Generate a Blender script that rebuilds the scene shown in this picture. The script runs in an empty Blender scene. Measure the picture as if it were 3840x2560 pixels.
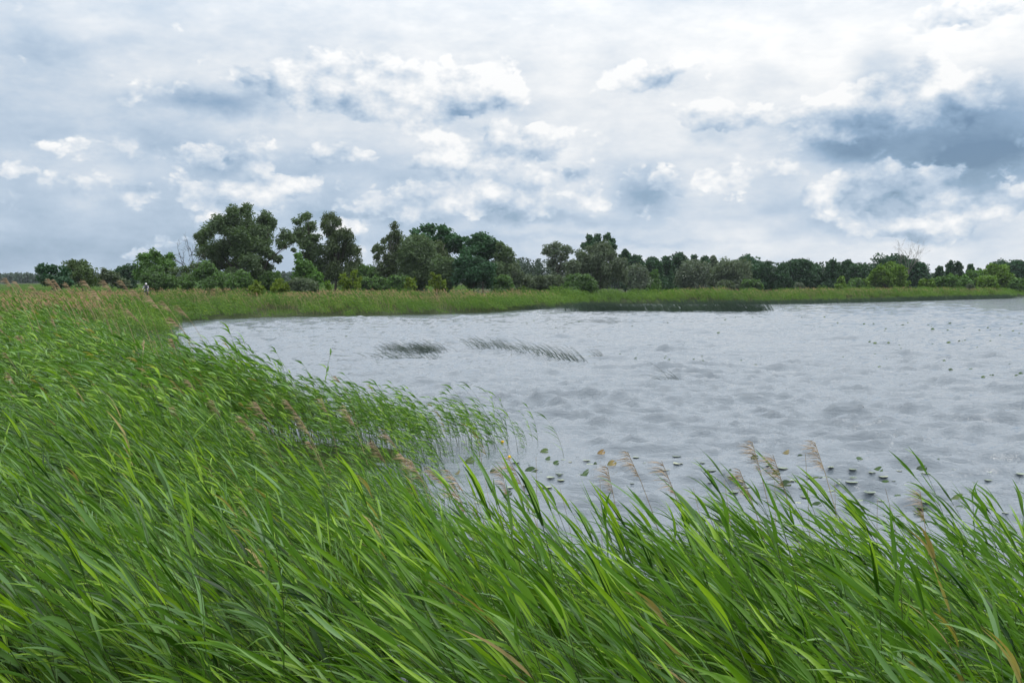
import bpy, math, random
import numpy as np
from mathutils import Vector, Euler
R = math.radians
rng = np.random.default_rng(7)
random.seed(7)
S = bpy.context.scene
COL = S.collection

# ------------------------------------------------------------------ camera
EYE = np.array([0.0, 0.0, 4.0]); FPX = 3733.0; PITCH = math.atan(232/3733)
cam = bpy.data.cameras.new('camera'); cam.lens = 35.0; cam.sensor_width = 36.0
cam.clip_start = 0.1; cam.clip_end = 9000
camo = bpy.data.objects.new('camera', cam); COL.objects.link(camo)
camo.location = EYE; camo.rotation_euler = (math.pi/2-PITCH, 0, 0)
S.camera = camo

def ray(px, py):
    u = (px-1920)/FPX; v = -(py-1280)/FPX
    c, s = math.cos(PITCH), math.sin(PITCH)
    return np.array([u, c+v*s, -s+v*c])
def ground(px, py, z=0.0):
    d = ray(px, py); return EYE + d*((z-EYE[2])/d[2])
def at(px, py, dist):
    d = ray(px, py); return EYE + d*(dist/d[1])

# ------------------------------------------------------------------ world: sky with clouds
SUN_EL, SUN_AZ = 54, 108          # azimuth clockwise from +Y
W = bpy.data.worlds.new('World'); S.world = W; W.use_nodes = True
nt = W.node_tree; nt.nodes.clear()

class E:
    """tiny expression wrapper round node sockets"""
    def __init__(s, sock): s.s = sock
    def _m(a, op, b=None, c=None):
        n = NT.nodes.new('ShaderNodeMath'); n.operation = op
        for i, x in enumerate((a, b, c)):
            if x is None: continue
            if isinstance(x, E): NT.links.new(x.s, n.inputs[i])
            else: n.inputs[i].default_value = x
        return E(n.outputs[0])
    def __add__(a, b): return E._m(a, 'ADD', b)
    __radd__ = __add__
    def __sub__(a, b): return E._m(a, 'SUBTRACT', b)
    def __rsub__(a, b): return E._m(b, 'SUBTRACT', a)
    def __mul__(a, b): return E._m(a, 'MULTIPLY', b)
    __rmul__ = __mul__
    def __truediv__(a, b): return E._m(a, 'DIVIDE', b)
    def mx(a, b): return E._m(a, 'MAXIMUM', b)
    def mn(a, b): return E._m(a, 'MINIMUM', b)
    def pw(a, b): return E._m(a, 'POWER', b)
NT = nt
def V(op, a, b=None, out=0, scale=None, c=None):
    n = NT.nodes.new('ShaderNodeVectorMath'); n.operation = op
    for i, x in enumerate((a, b, c)):
        if x is None: continue
        if isinstance(x, E): NT.links.new(x.s, n.inputs[i])
        else: n.inputs[i].default_value = x
    if scale is not None:
        if isinstance(scale, E): NT.links.new(scale.s, n.inputs['Scale'])
        else: n.inputs['Scale'].default_value = scale
    return E(n.outputs[out])
def dot(a, b): return V('DOT_PRODUCT', a, b, out=1)
def smooth(x, lo, hi, a=0.0, b=1.0):
    n = NT.nodes.new('ShaderNodeMapRange'); n.interpolation_type = 'SMOOTHSTEP'
    NT.links.new(x.s, n.inputs[0])
    for i, v in enumerate((lo, hi, a, b)): n.inputs[i+1].default_value = v
    return E(n.outputs[0])
def noise(vec, scale, detail=4, rough=0.5, lac=2.0, dist=0.0, out=0, kind=None):
    n = NT.nodes.new('ShaderNodeTexNoise')
    if kind: n.noise_type = kind
    if vec is not None: NT.links.new(vec.s, n.inputs['Vector'])
    n.inputs['Scale'].default_value = scale; n.inputs['Detail'].default_value = detail
    n.inputs['Roughness'].default_value = rough; n.inputs['Lacunarity'].default_value = lac
    n.inputs['Distortion'].default_value = dist
    return E(n.outputs[out])
def ramp(x, stops, interp='LINEAR'):
    n = NT.nodes.new('ShaderNodeValToRGB'); cr = n.color_ramp; cr.interpolation = interp
    while len(cr.elements) < len(stops): cr.elements.new(0.5)
    for e, (p, c) in zip(cr.elements, stops): e.position = p; e.color = (*c, 1)
    NT.links.new(x.s, n.inputs[0]); return E(n.outputs[0])
def mixc(f, a, b, mode='MIX'):
    n = NT.nodes.new('ShaderNodeMix'); n.data_type = 'RGBA'; n.blend_type = mode
    for sock, x in ((n.inputs[0], f), (n.inputs[6], a), (n.inputs[7], b)):
        if isinstance(x, E): NT.links.new(x.s, sock)
        elif isinstance(x, (int, float)): sock.default_value = x
        else: sock.default_value = (*x, 1)
    return E(n.outputs[2])

def build_sky():
    tc = NT.nodes.new('ShaderNodeTexCoord')
    v = V('NORMALIZE', E(tc.outputs['Generated']))
    el = dot(v, (0, 0, 1))
    vs = V('MULTIPLY', v, (1, 1, 1.5))
    # domain warps: slow and billowy
    w1 = V('SUBTRACT', noise(vs, 7, 2, 0.5, out=1), (0.5, 0.5, 0.5))
    w2 = V('SUBTRACT', noise(vs, 24, 4, 0.62, out=1), (0.5, 0.5, 0.5))
    vw = V('ADD', V('ADD', v, V('SCALE', w1, scale=0.05)), V('SCALE', w2, scale=0.032))
    def feats(lst, vec, shade=False):
        tot = None; sh = None
        for px, py, rx, ry, w in lst:
            d = ray(px, py); d = d/np.linalg.norm(d); sc = (FPX/rx, FPX/rx, FPX/ry)
            q = V('MULTIPLY_ADD', vec, sc, c=tuple(-d[i]*sc[i] for i in range(3)))
            e = E._m(math.exp(-1), 'POWER', dot(q, q))
            tot = e*w if tot is None else E._m(e, 'MULTIPLY_ADD', w, tot)
            if shade:
                z = dot(q, (0, 0, w))
                sh = e*z if sh is None else E._m(e, 'MULTIPLY_ADD', z, sh)
        return (tot, sh) if shade else tot
    # broad tone of the overcast
    broad = feats([(0, 1010, 1500, 220, -.26), (2600, 980, 1400, 200, .08),
                   (2500, 250, 900, 420, .14), (3400, 60, 700, 230, .22), (1500, 300, 700, 120, .06)], v)
    dark = feats([(820, 385, 260, 55, -.40), (1150, 250, 330, 60, -.14), (640, 160, 160, 110, -.10), (180, 180, 260, 55, -.20),
                  (1000, 640, 300, 60, -.10), (1350, 620, 260, 60, -.14), (850, 590, 130, 45, -.24), (1900, 520, 160, 50, -.08),
                  (3700, 565, 360, 125, -.78), (3640, 400, 280, 90, -.22), (3320, 330, 110, 200, -.34), (3180, 560, 120, 70, -.46), (2410, 710, 105, 60, -.44),
                  (1700, 700, 330, 45, -.16), (1990, 820, 340, 28, -.26), (1250, 815, 260, 26, -.22), (3350, 770, 330, 30, -.18),
                  (3100, 860, 200, 30, -.16), (3500, 870, 160, 22, -.24), (2480, 300, 120, 34, -.22), (1850, 430, 120, 34, -.26),
                  (550, 520, 120, 40, -.16), (2700, 520, 120, 34, -.18), (60, 930, 400, 50, -.12), (2300, 900, 700, 16, -.10),
                  (3750, 340, 160, 110, -.12), (2880, 270, 110, 50, -.10), (1300, 760, 110, 36, -.14), (3500, 760, 200, 30, -.12)], vw)
    # cumulus heads, lit from above, grey underneath
    puff = noise(vs, 15, 6, 0.58)
    relief = puff - noise(V('ADD', vs, (0.008, 0.0, 0.018)), 15, 4, 0.58)
    den, sh = feats([(1380, 300, 330, 100, 1.0), (1150, 340, 240, 70, .7), (1830, 350, 130, 80, 1.3), (1640, 400, 190, 60, .7),
                     (2440, 260, 165, 66, 1.2), (410, 705, 130, 46, .85), (760, 715, 140, 66, .7), (1500, 765, 130, 50, 1.1),
                     (1850, 780, 260, 66, .9), (1250, 590, 120, 60, .7), (950, 560, 110, 60, .6), (1930, 560, 130, 66, .9),
                     (3480, 320, 230, 76, 1.1), (3130, 450, 210, 100, .9), (3620, 450, 160, 66, .6), (2700, 450, 170, 70, .9),
                     (2500, 690, 150, 80, .8), (3320, 700, 230, 66, .9), (3120, 750, 120, 42, .7), (3480, 830, 130, 45, 1.0),
                     (3740, 740, 180, 70, 1.0), (3220, 840, 130, 42, .7), (620, 360, 260, 70, .4),
                     (60, 620, 180, 60, .45), (1000, 710, 200, 60, .7), (1680, 640, 170, 66, .8), (680, 560, 190, 60, .6), (330, 560, 170, 50, .5), (2080, 560, 150, 60, .6), (1620, 520, 150, 60, .6), (1100, 720, 150, 60, .6), (2100, 690, 200, 66, .6), (550, 950, 120, 32, .5),
                     (690, 880, 80, 26, .7), (1300, 890, 130, 50, .9), (3650, 30, 300, 90, .8), (2850, 640, 160, 54, .5)], vw, True)
    # the same kind of heads scattered over the rest of the sky
    vb = V('ADD', vs, V('SCALE', w2, scale=.035))
    def billow(vec, sc): return E._m(noise(vec, sc, 0)-.5, 'ABSOLUTE')
    cauli = billow(vb, 19)*1.0 + billow(vb, 41)*.55 + billow(vb, 88)*.3 - .20
    strat = noise(V('MULTIPLY', v, (1, 1, 3.0)), 3.6, 6, 0.62)
    fine = noise(V('MULTIPLY', v, (1, 1, 2.0)), 14, 6, 0.64)
    elg = smooth(el, 0.0, .28, 0.0, .09) + smooth(el, .25, .9, 0.0, .16)
    plain = .65 + elg + (strat-.5)*.86 + (fine-.5)*.48
    STOPS = [(0.0, (.135, .235, .385)), (.30, (.29, .42, .59)), (.58, (.525, .63, .755)), (.82, (.785, .83, .88)), (1.0, (.97, .98, .985))]
    gain = smooth(el, .16, .60, 10.0, 19.0)
    sky = NT.nodes.new('ShaderNodeTexSky'); sky.sky_type = 'NISHITA'; sky.sun_disc = False
    sky.sun_elevation = R(SUN_EL); sky.sun_rotation = R(SUN_AZ)
    def finish(tone):
        c = mixc(smooth(tone, .12, .62, .75, 1.0), E(sky.outputs[0]), V('SCALE', ramp(tone, STOPS), scale=gain))
        c = mixc(smooth(el, -.07, -.03), (1.2, 1.5, 1.2), c)      # below the horizon: dull ground tone
        bg = NT.nodes.new('ShaderNodeBackground'); bg.inputs['Strength'].default_value = 0.1
        NT.links.new(c.s, bg.inputs['Color']); return bg
    D = den*.95 + (puff-0.5)*.8 + cauli*1.35
    al = smooth(D, .33, .55)
    base = plain + broad + dark
    shn = (sh/(den+.30)).mx(-1.1).mn(1.0)
    cum = .75 + elg*.4 + shn*.30 + relief*1.9 + cauli*.65 + dark*.85 + broad*.5 + (fine-.5)*.28
    tone = base + (cum-base)*al*.92
    rest = finish(plain); front = finish(tone)
    # the clouds picked out one by one stand in the quarter of the sky ahead; elsewhere the same overcast goes on
    ff = smooth(dot(v, (0, 1, 0)), .70, .80)*smooth(el, .50, .40)
    mx = NT.nodes.new('ShaderNodeMixShader'); NT.links.new(ff.s, mx.inputs[0]); NT.links.new(rest.outputs[0], mx.inputs[1]); NT.links.new(front.outputs[0], mx.inputs[2])
    bg = mx
    o = NT.nodes.new('ShaderNodeOutputWorld'); NT.links.new(bg.outputs[0], o.inputs[0])
build_sky()
W.cycles.sampling_method = 'MANUAL'; W.cycles.sample_map_resolution = 512

sun = bpy.data.lights.new('sun', 'SUN'); sun.energy = 1.5; sun.angle = R(18); sun.color = (1, .96, .90)
suno = bpy.data.objects.new('sun', sun); COL.objects.link(suno)
sd = Vector((math.sin(R(SUN_AZ))*math.cos(R(SUN_EL)), math.cos(R(SUN_AZ))*math.cos(R(SUN_EL)), math.sin(R(SUN_EL))))
suno.rotation_euler = sd.to_track_quat('Z', 'Y').to_euler()
S.view_settings.view_transform = 'Standard'; S.view_settings.look = 'None'
S.view_settings.exposure = 0.0; S.view_settings.gamma = 1.0
S.cycles.max_bounces = 6; S.cycles.diffuse_bounces = 1; S.cycles.transmission_bounces = 4
S.cycles.transparent_max_bounces = 8; S.cycles.caustics_reflective = False; S.cycles.caustics_refractive = False
S.render.engine = 'CYCLES'

# ------------------------------------------------------------------ helpers
def mesh(name, verts, faces, mat=None, smooth_=True, attrs=None):
    m = bpy.data.meshes.new(name)
    verts = np.asarray(verts, dtype=np.float32).reshape(-1, 3)
    if isinstance(faces, np.ndarray) and faces.ndim == 2:
        n, k = faces.shape
        m.vertices.add(len(verts)); m.vertices.foreach_set('co', verts.ravel())
        m.loops.add(n*k); m.loops.foreach_set('vertex_index', faces.astype(np.int32).ravel())
        m.polygons.add(n); m.polygons.foreach_set('loop_start', np.arange(0, n*k, k, dtype=np.int32))
        m.polygons.foreach_set('loop_total', np.full(n, k, dtype=np.int32))
        m.update(calc_edges=True)
    else:
        m.from_pydata(verts.tolist(), [], [list(f) for f in faces]); m.update()
    if smooth_: m.polygons.foreach_set('use_smooth', [True]*len(m.polygons))
    if attrs:
        for k, a in attrs.items():
            at_ = m.attributes.new(k, 'FLOAT', 'POINT'); at_.data.foreach_set('value', np.asarray(a, dtype=np.float32))
    if mat: m.materials.append(mat)
    return m
def link(name, m, parent=None, loc=None):
    o = bpy.data.objects.new(name, m); COL.objects.link(o)
    if parent: o.parent = parent
    if loc is not None: o.location = loc
    return o
def tag(o, label=None, cat=None, group=None, kind=None):
    if label: o['label'] = label
    if cat: o['category'] = cat
    if group: o['group'] = group
    if kind: o['kind'] = kind
    return o
def empty(name, loc, label, cat, group=None):
    o = bpy.data.objects.new(name, None); COL.objects.link(o); o.location = loc; o.empty_display_size = .2
    return tag(o, label, cat, group)

class Buf:
    """collects pieces of geometry for one mesh"""
    def __init__(s): s.v = []; s.f = []; s.n = 0; s.a = []
    def add(s, v, f, a=0.5):
        v = np.asarray(v, float).reshape(-1, 3); f = np.asarray(f, int)
        s.v.append(v); s.f.append(f+s.n); s.n += len(v); s.a.append(np.full(len(v), a))
    def tube(s, pts, rad, k=5, a=0.5):
        pts = np.asarray(pts, float); n = len(pts); rad = np.broadcast_to(np.asarray(rad, float), (n,))
        t = np.gradient(pts, axis=0); t /= np.linalg.norm(t, axis=1, keepdims=True)+1e-9
        ref = np.array([0, 1, 0.]) if abs(t[0][1]) < .9 else np.array([1., 0, 0])
        u = np.cross(t, ref); u /= np.linalg.norm(u, axis=1, keepdims=True)+1e-9
        w = np.cross(t, u)
        an = np.arange(k)*2*math.pi/k
        v = pts[:, None] + rad[:, None, None]*(np.cos(an)[None, :, None]*u[:, None] + np.sin(an)[None, :, None]*w[:, None])
        i = np.arange(n-1)[:, None]*k; j = np.arange(k)[None, :]; j2 = (j+1) % k
        f = np.stack([i+j, i+j2, i+k+j2, i+k+j], -1).reshape(-1, 4)
        s.add(v.reshape(-1, 3), f, a)
    def mesh(s, name, mat, smooth_=True):
        return mesh(name, np.concatenate(s.v), np.concatenate(s.f), mat, smooth_, {'lr': np.concatenate(s.a)})

def new_mat(name):
    global NT
    m = bpy.data.materials.new(name); m.use_nodes = True; NT = m.node_tree; NT.nodes.clear()
    return m
def principled(col, rough=.6, spec=.5, bump=None, bstr=.3, bdist=.01, **kw):
    p = NT.nodes.new('ShaderNodeBsdfPrincipled')
    if isinstance(col, E): NT.links.new(col.s, p.inputs['Base Color'])
    else: p.inputs['Base Color'].default_value = (*col, 1)
    if isinstance(rough, E): NT.links.new(rough.s, p.inputs['Roughness'])
    else: p.inputs['Roughness'].default_value = rough
    p.inputs['Specular IOR Level'].default_value = spec
    for k, v in kw.items(): p.inputs[k].default_value = v
    if bump is not None:
        b = NT.nodes.new('ShaderNodeBump'); b.inputs['Strength'].default_value = bstr; b.inputs['Distance'].default_value = bdist
        NT.links.new(bump.s, b.inputs['Height']); NT.links.new(b.outputs[0], p.inputs['Normal'])
    return p
def out_mat(sh):
    o = NT.nodes.new('ShaderNodeOutputMaterial'); NT.links.new(sh, o.inputs[0])
def geo(out='Position'):
    return E(NT.nodes.new('ShaderNodeNewGeometry').outputs[out])
def oinfo(): return E(NT.nodes.new('ShaderNodeObjectInfo').outputs['Random'])
def attr(name):
    n = NT.nodes.new('ShaderNodeAttribute'); n.attribute_name = name; return E(n.outputs['Fac'])

def leaf_mat(name, dark, mid, light, back=None, transl=.35, rough=.45, spec=.35, big=.12, wl=.55, pale=None):
    """green leaf: colour varies leaf to leaf, plant to plant and over the stand; paler glaucous underside; lets light through"""
    m = new_mat(name)
    pos = geo()
    f = attr('lr')*wl + oinfo()*.30 + (noise(pos, big, 3, .6)-.5)*1.1 + (.35-wl*.5)
    c = ramp(f, [(.05, dark), (.5, mid), (.95, light)])
    if pale: c = mixc(smooth(E._m(attr('lr')*7.31+oinfo()*3.7, 'FRACT'), .62, .92)*.7, c, pale)
    if back: c = mixc(geo('Backfacing')*.8, c, back)
    p = principled(c, rough, spec)
    t = NT.nodes.new('ShaderNodeBsdfTranslucent')
    NT.links.new(mixc(1.0, c, (1.25, 1.35, .45), 'MULTIPLY').s, t.inputs[0])
    mx = NT.nodes.new('ShaderNodeMixShader'); mx.inputs[0].default_value = transl
    NT.links.new(p.outputs[0], mx.inputs[1]); NT.links.new(t.outputs[0], mx.inputs[2])
    out_mat(mx.outputs[0]); return m
def flat_mat(name, a, b, rough=.8, scale=8, spec=.3):
    m = new_mat(name)
    f = noise(geo(), scale, 4, .6)*.7 + attr('lr')*.4 - .05
    out_mat(principled(ramp(f, [(.25, a), (.75, b)]), rough, spec).outputs[0]); return m

M = {}
M['reed'] = leaf_mat('reed leaf green', (.010, .044, .004), (.078, .190, .008), (.26, .43, .022), back=(.11, .235, .045), transl=.30, rough=.42, spec=.38, big=.55, wl=.75, pale=(.18, .32, .13))
M['dry_leaf'] = leaf_mat('withered reed leaf', (.20, .15, .06), (.34, .27, .11), (.42, .38, .12), transl=.3, rough=.6)
M['reed_far'] = leaf_mat('reed stand green', (.030, .085, .010), (.095, .20, .014), (.21, .32, .028), back=(.12, .22, .05), transl=.35, rough=.5, big=.09)
M['stem'] = flat_mat('reed stem', (.025, .055, .010), (.075, .11, .025))
M['dry'] = flat_mat('dry reed', (.20, .14, .08), (.42, .32, .19))
M['plume'] = flat_mat('reed plume', (.26, .175, .10), (.50, .37, .235), rough=.9)
M['plume_far'] = flat_mat('far reed plume', (.30, .20, .09), (.52, .38, .20), rough=.9)
M['rush'] = leaf_mat('bulrush', (.024, .046, .028), (.042, .078, .045), (.07, .12, .06), transl=.1, rough=.5)
M['bark'] = flat_mat('bark', (.025, .022, .018), (.08, .07, .055), scale=3)
M['pale_bark'] = flat_mat('pale bark', (.12, .11, .10), (.24, .22, .20), scale=3)
def tree_mat(name, c, back=None, transl=.25):
    c = np.array(c)
    return leaf_mat(name, tuple(c*.62), tuple(c), tuple(c*1.45), back=back, transl=transl, rough=.55, spec=.3, big=.25)
M['willow'] = tree_mat('willow leaves', (.075, .125, .045), back=(.10, .15, .08))
M['grey_willow'] = tree_mat('grey willow leaves', (.085, .122, .066), back=(.12, .155, .10))
M['silver'] = tree_mat('silver willow leaves', (.085, .125, .075), back=(.15, .18, .14))
M['birch'] = tree_mat('birch leaves', (.070, .105, .042))
M['oak'] = tree_mat('dark broad leaves', (.030, .082, .038))
M['maple'] = tree_mat('windblown maple leaves', (.036, .100, .040))
M['alder'] = tree_mat('alder leaves', (.032, .080, .036))
M['green'] = tree_mat('mid green leaves', (.080, .170, .034))
M['shrub'] = tree_mat('shrub leaves', (.085, .175, .038), back=(.08, .13, .06))
M['olive'] = tree_mat('olive shrub leaves', (.080, .130, .044))
M['bright'] = tree_mat('bright green leaves', (.110, .200, .024))
M['yellow'] = tree_mat('yellow green leaves', (.125, .185, .018), transl=.35)
M['wood_far'] = tree_mat('far wood leaves', (.036, .066, .042))

# ------------------------------------------------------------------ lake outline and terrain
LAKE = np.array([(1.2, 9.0), (-.3, 10.2), (-1.1, 12.5), (-1.6, 16), (-1.9, 19), (-.9, 21.6), (.35, 23.6), (-1.2, 24.6), (-3.8, 25.4),
                 (-6, 28), (-8.2, 31.5), (-12, 39), (-15.5, 47), (-21, 60), (-26.5, 76), (-29.5, 88), (-29, 98), (-23, 105), (-15, 107.5),
                 (-6.7, 113), (-.4, 121), (3, 134), (14, 160), (41.5, 164), (58, 176), (75.5, 189), (108, 216), (120, 235), (160, 290),
                 (400, 420), (700, 400), (820, 100), (600, -140), (140, -80), (60, -12), (34, 2), (20, 6.6), (9, 8.2), (5, 8.6)], float)
def shore(x, y):
    """signed distance to the shore, positive on land"""
    x = np.asarray(x, float); y = np.asarray(y, float)
    best = np.full(x.shape, 1e18); inside = np.zeros(x.shape, bool)
    n = len(LAKE)
    for i in range(n):
        ax, ay = LAKE[i]; bx, by = LAKE[(i+1) % n]
        dx, dy = bx-ax, by-ay
        t = np.clip(((x-ax)*dx+(y-ay)*dy)/(dx*dx+dy*dy), 0, 1)
        best = np.minimum(best, (x-ax-t*dx)**2+(y-ay-t*dy)**2)
        cr = ((ay > y) != (by > y)) & (x < (bx-ax)*(y-ay)/((by-ay) if by != ay else 1e-9)+ax)
        inside ^= cr
    d = np.sqrt(best)
    return np.where(inside, -d, d)
def sm(t): t = np.clip(t, 0, 1); return t*t*(3-2*t)
def wob(x, y, s, seed=0):
    """cheap smooth pseudo noise in -1..1"""
    r = np.random.default_rng(100+seed); o = 0
    for k in range(7):
        a = r.uniform(0, 6.283); f = (0.6+1.1*k/3)/s; ph = r.uniform(0, 6.283)
        o = o + np.sin((x*math.cos(a)+y*math.sin(a))*f*2.2+ph+1.7*np.sin((x*math.sin(a)-y*math.cos(a))*f*1.3+ph*2))/(1+k*.35)
    return o/2.6
DIKE = np.array([(-2, -30), (-1.5, -3), (-14, 14), (-34, 40), (-52, 78), (-44, 116), (-60, 150), (-120, 200)], float)
def dike_d(x, y):
    best = np.full(np.shape(x), 1e18)
    for (ax, ay), (bx, by) in zip(DIKE[:-1], DIKE[1:]):
        dx, dy = bx-ax, by-ay
        t = np.clip(((x-ax)*dx+(y-ay)*dy)/(dx*dx+dy*dy), 0, 1)
        best = np.minimum(best, (x-ax-t*dx)**2+(y-ay-t*dy)**2)
    return np.sqrt(best)
def gz(x, y):
    s = shore(x, y)
    land = -.16+.17*sm(s/1.6)+.38*sm(s/9)+.5*sm((s-10)/40)+.05*wob(x, y, 6)
    z = np.where(s > 0, land, -1.1*sm(-s/5)-.16)
    far = sm((np.asarray(y)-62)/40)*sm((-np.asarray(x)-20)/12)*sm(s/8)
    z = z + .25*far
    dd = dike_d(x, y); hump = sm((3.2-dd)/2.4)
    w = np.where(np.asarray(y) > 95, 1.0, np.where(np.asarray(y) < 1.6, 1.0, 0.0))
    top = np.where(np.asarray(y) < 10, 2.3, 1.95)
    return z*(1-hump*w)+top*hump*w

m = new_mat('marsh soil')
c = ramp(noise(geo(), .8, 6, .65), [(.3, (.014, .020, .008)), (.6, (.045, .065, .018)), (.8, (.08, .10, .03))])
out_mat(principled(c, .95, .2, bump=noise(geo(), 6, 5), bstr=.8, bdist=.05).outputs[0]); M['soil'] = m
def axis(lo, hi, n, c0, fine):
    a, b = math.asinh((lo-c0)/fine), math.asinh((hi-c0)/fine)
    return c0+fine*np.sinh(np.linspace(a, b, n))
gx = axis(-2600, 2600, 300, 0, 18); gy = axis(-500, 4200, 320, 15, 18)
X, Y = np.meshgrid(gx, gy); Z = gz(X, Y)
nx, ny = len(gx), len(gy)
i = (np.arange(ny-1)[:, None]*nx+np.arange(nx-1)[None, :]).ravel()
quads = np.stack([i, i+1, i+nx+1, i+nx], 1)
tag(link('ground', mesh('ground', np.stack([X, Y, Z], -1).reshape(-1, 3), quads, M['soil'])), 'marshy ground under the reeds and trees round the lake', kind='structure')

# ------------------------------------------------------------------ water: real waves, finer ripples as relief
def water_mesh():
    u = np.linspace(-1, 1, 470); tx = .62*u+.9*u**7                      # tangent of the azimuth
    rows = [6.0]
    while rows[-1] < 900: rows.append(rows[-1]*(1.0038 if rows[-1] < 260 else 1.04)+.008)
    d = np.array(rows)
    T, D = np.meshgrid(tx, d)
    X = T*D; Y = D.copy(); Z = np.zeros_like(X)
    sp = np.maximum(np.gradient(d)[:, None]+0*D, np.gradient(tx)[None, :]*D)
    r = np.random.default_rng(5); main = math.atan2(-.93, -.42)
    GX = np.zeros_like(X); GY = np.zeros_like(X)
    patch = .85+.35*wob(X, Y*.5, 9, 3)
    calm = sm((shore(X, Y)*-1)/3.0)                                       # quieter close to the reeds
    for k in range(96):
        lam = .24*(3.0/.24)**(r.random()**1.35)
        a = main+r.normal(0, .33); amp = .0082*lam**.86*(1.0 if lam < 1.6 else .8)
        kk = 2*math.pi/lam; ph = r.uniform(0, 6.283)
        fade = sm((lam/sp-2.0)/2.0)
        w = kk*(X*math.cos(a)+Y*math.sin(a))+ph+.8*np.sin(kk*.13*(X*math.sin(a)-Y*math.cos(a))+ph*3)
        A = amp*fade*patch*(.35+.65*calm); s_ = np.sin(w); c_ = np.cos(w)
        if lam < .6: Z += A*(s_-.18*np.cos(2*w))
        else:                                    # short crested: a steep narrow crest between flat troughs
            al_, ac_ = X*math.cos(a)+Y*math.sin(a), X*math.sin(a)-Y*math.cos(a)
            env = np.clip(.22+1.1*np.sin(kk*.13*ac_+ph*5+.6*np.sin(kk*.09*al_))*np.sin(kk*.16*al_+ph*7), 0, None)
            A = .030*lam**.8*fade*patch*(.35+.65*calm)*env*np.where(lam < 1.2, 1, .5)*(1-.45*sm((D-70)/80))
            Z += A*1.8*np.exp(2.9*(s_-1))
        GX -= .4*A*c_*math.cos(a); GY -= .4*A*c_*math.sin(a)
    n, k = X.shape
    i = (np.arange(n-1)[:, None]*k+np.arange(k-1)[None, :]).ravel()
    global WGRID; WGRID = (tx, d, Z)
    return np.stack([X+GX*-1, Y+GY*-1, Z], -1).reshape(-1, 3), np.stack([i, i+1, i+k+1, i+k], 1)
m = new_mat('lake water')
pos = geo(); pa = V('MULTIPLY', pos, (1.0, .72, 1))
rot = NT.nodes.new('ShaderNodeVectorRotate'); rot.rotation_type = 'Z_AXIS'; rot.inputs['Angle'].default_value = R(-66)
NT.links.new(pos.s, rot.inputs['Vector']); pr = V('MULTIPLY', E(rot.outputs[0]), (1.0, .26, 1))
h = noise(pr, 3.2, 5, .68, dist=.4)*1.0 + noise(pr, 9.5, 4, .62, dist=.2)*.45 + noise(pa, .7, 3, .55)*.5
spots = noise(pos, 46, 3, .6); streak = noise(V('MULTIPLY', pos, (.9, .35, 1)), .8, 5, .65, dist=.8)
foam = smooth(spots, .56, .70)*smooth(streak, .54, .68)
near = smooth(dot(pos, (0, 1, 0)), 24, 13)
foam = foam*(near*.5+.0)
col = mixc(foam, (.135, .163, .190), (.72, .75, .76))
p = principled(col, foam*.4+.05, .5, bump=h, bstr=.75, bdist=.09); p.inputs['IOR'].default_value = 1.6
out_mat(p.outputs[0]); M['water'] = m
wv, wf = water_mesh()
tag(link('water', mesh('water', wv, wf, m)), 'choppy grey lake water ruffled by wind', kind='structure')

def water_z(x, y):
    tx, d, Z = WGRID
    return float(Z[min(int(np.searchsorted(d, y)), len(d)-1), min(int(np.searchsorted(tx, x/y)), len(tx)-1)])
# ------------------------------------------------------------------ reeds
def ribbon(buf, base, d0, wind, L, Wd, a, r, seg=6, grav=.35, pull=1.6, across=3, fold=.25, roll=None):
    """a leaf: starts along d0, is pulled over by the wind, droops at its tip"""
    p = np.array(base, float); pts = [p.copy()]; dirs = []
    for i in range(seg):
        t = (i+.5)/seg
        d = d0*(1-t)**1.2+wind*(pull*t)+np.array([0, 0, -grav*t*t]); d = d/np.linalg.norm(d)
        dirs.append(d); p = p+d*L/seg; pts.append(p.copy())
    dirs.append(dirs[-1]); pts = np.array(pts); dirs = np.array(dirs)
    roll = r.uniform(-1.5, 1.5) if roll is None else roll
    ref = np.array([math.sin(roll)*.3, math.sin(roll), math.cos(roll)])
    side = np.cross(dirs, ref); side /= np.linalg.norm(side, axis=1, keepdims=True)+1e-9
    nrm = np.cross(side, dirs)
    tw = np.linspace(0, r.uniform(-.9, .9), seg+1)[:, None]
    sd_ = side*np.cos(tw)+nrm*np.sin(tw); nr = nrm*np.cos(tw)-side*np.sin(tw)
    t = np.linspace(0, 1, seg+1)
    w = Wd*.5*np.where(t < .25, .42+2.32*t, np.clip(1-(t-.25)/.75, 0, 1)**.85); w[0] = Wd*.2; w[-1] = Wd*.02
    w = w[:, None]
    if across == 3:
        v = np.stack([pts-sd_*w, pts-nr*w*fold*1.2, pts+sd_*w], 1).reshape(-1, 3)
    else:
        v = np.stack([pts-sd_*w, pts+sd_*w], 1).reshape(-1, 3)
    k = across; i = np.arange(seg)[:, None]*k; j = np.arange(k-1)[None, :]
    f = np.stack([i+j, i+j+1, i+k+j+1, i+k+j], -1).reshape(-1, 4)
    buf.add(v, f, a)

def stem_path(r, L, a0, a1, n=10, p=1.5):
    pts = [np.zeros(3)]; ds = []
    yy = r.normal(0, .07)
    for i in range(n):
        t = (i+.5)/n; a = a0+(a1-a0)*t**p
        d = np.array([-math.sin(a), yy, math.cos(a)]); d /= np.linalg.norm(d)
        ds.append(d); pts.append(pts[-1]+d*L/n)
    ds.append(ds[-1]); return np.array(pts), np.array(ds)

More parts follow.
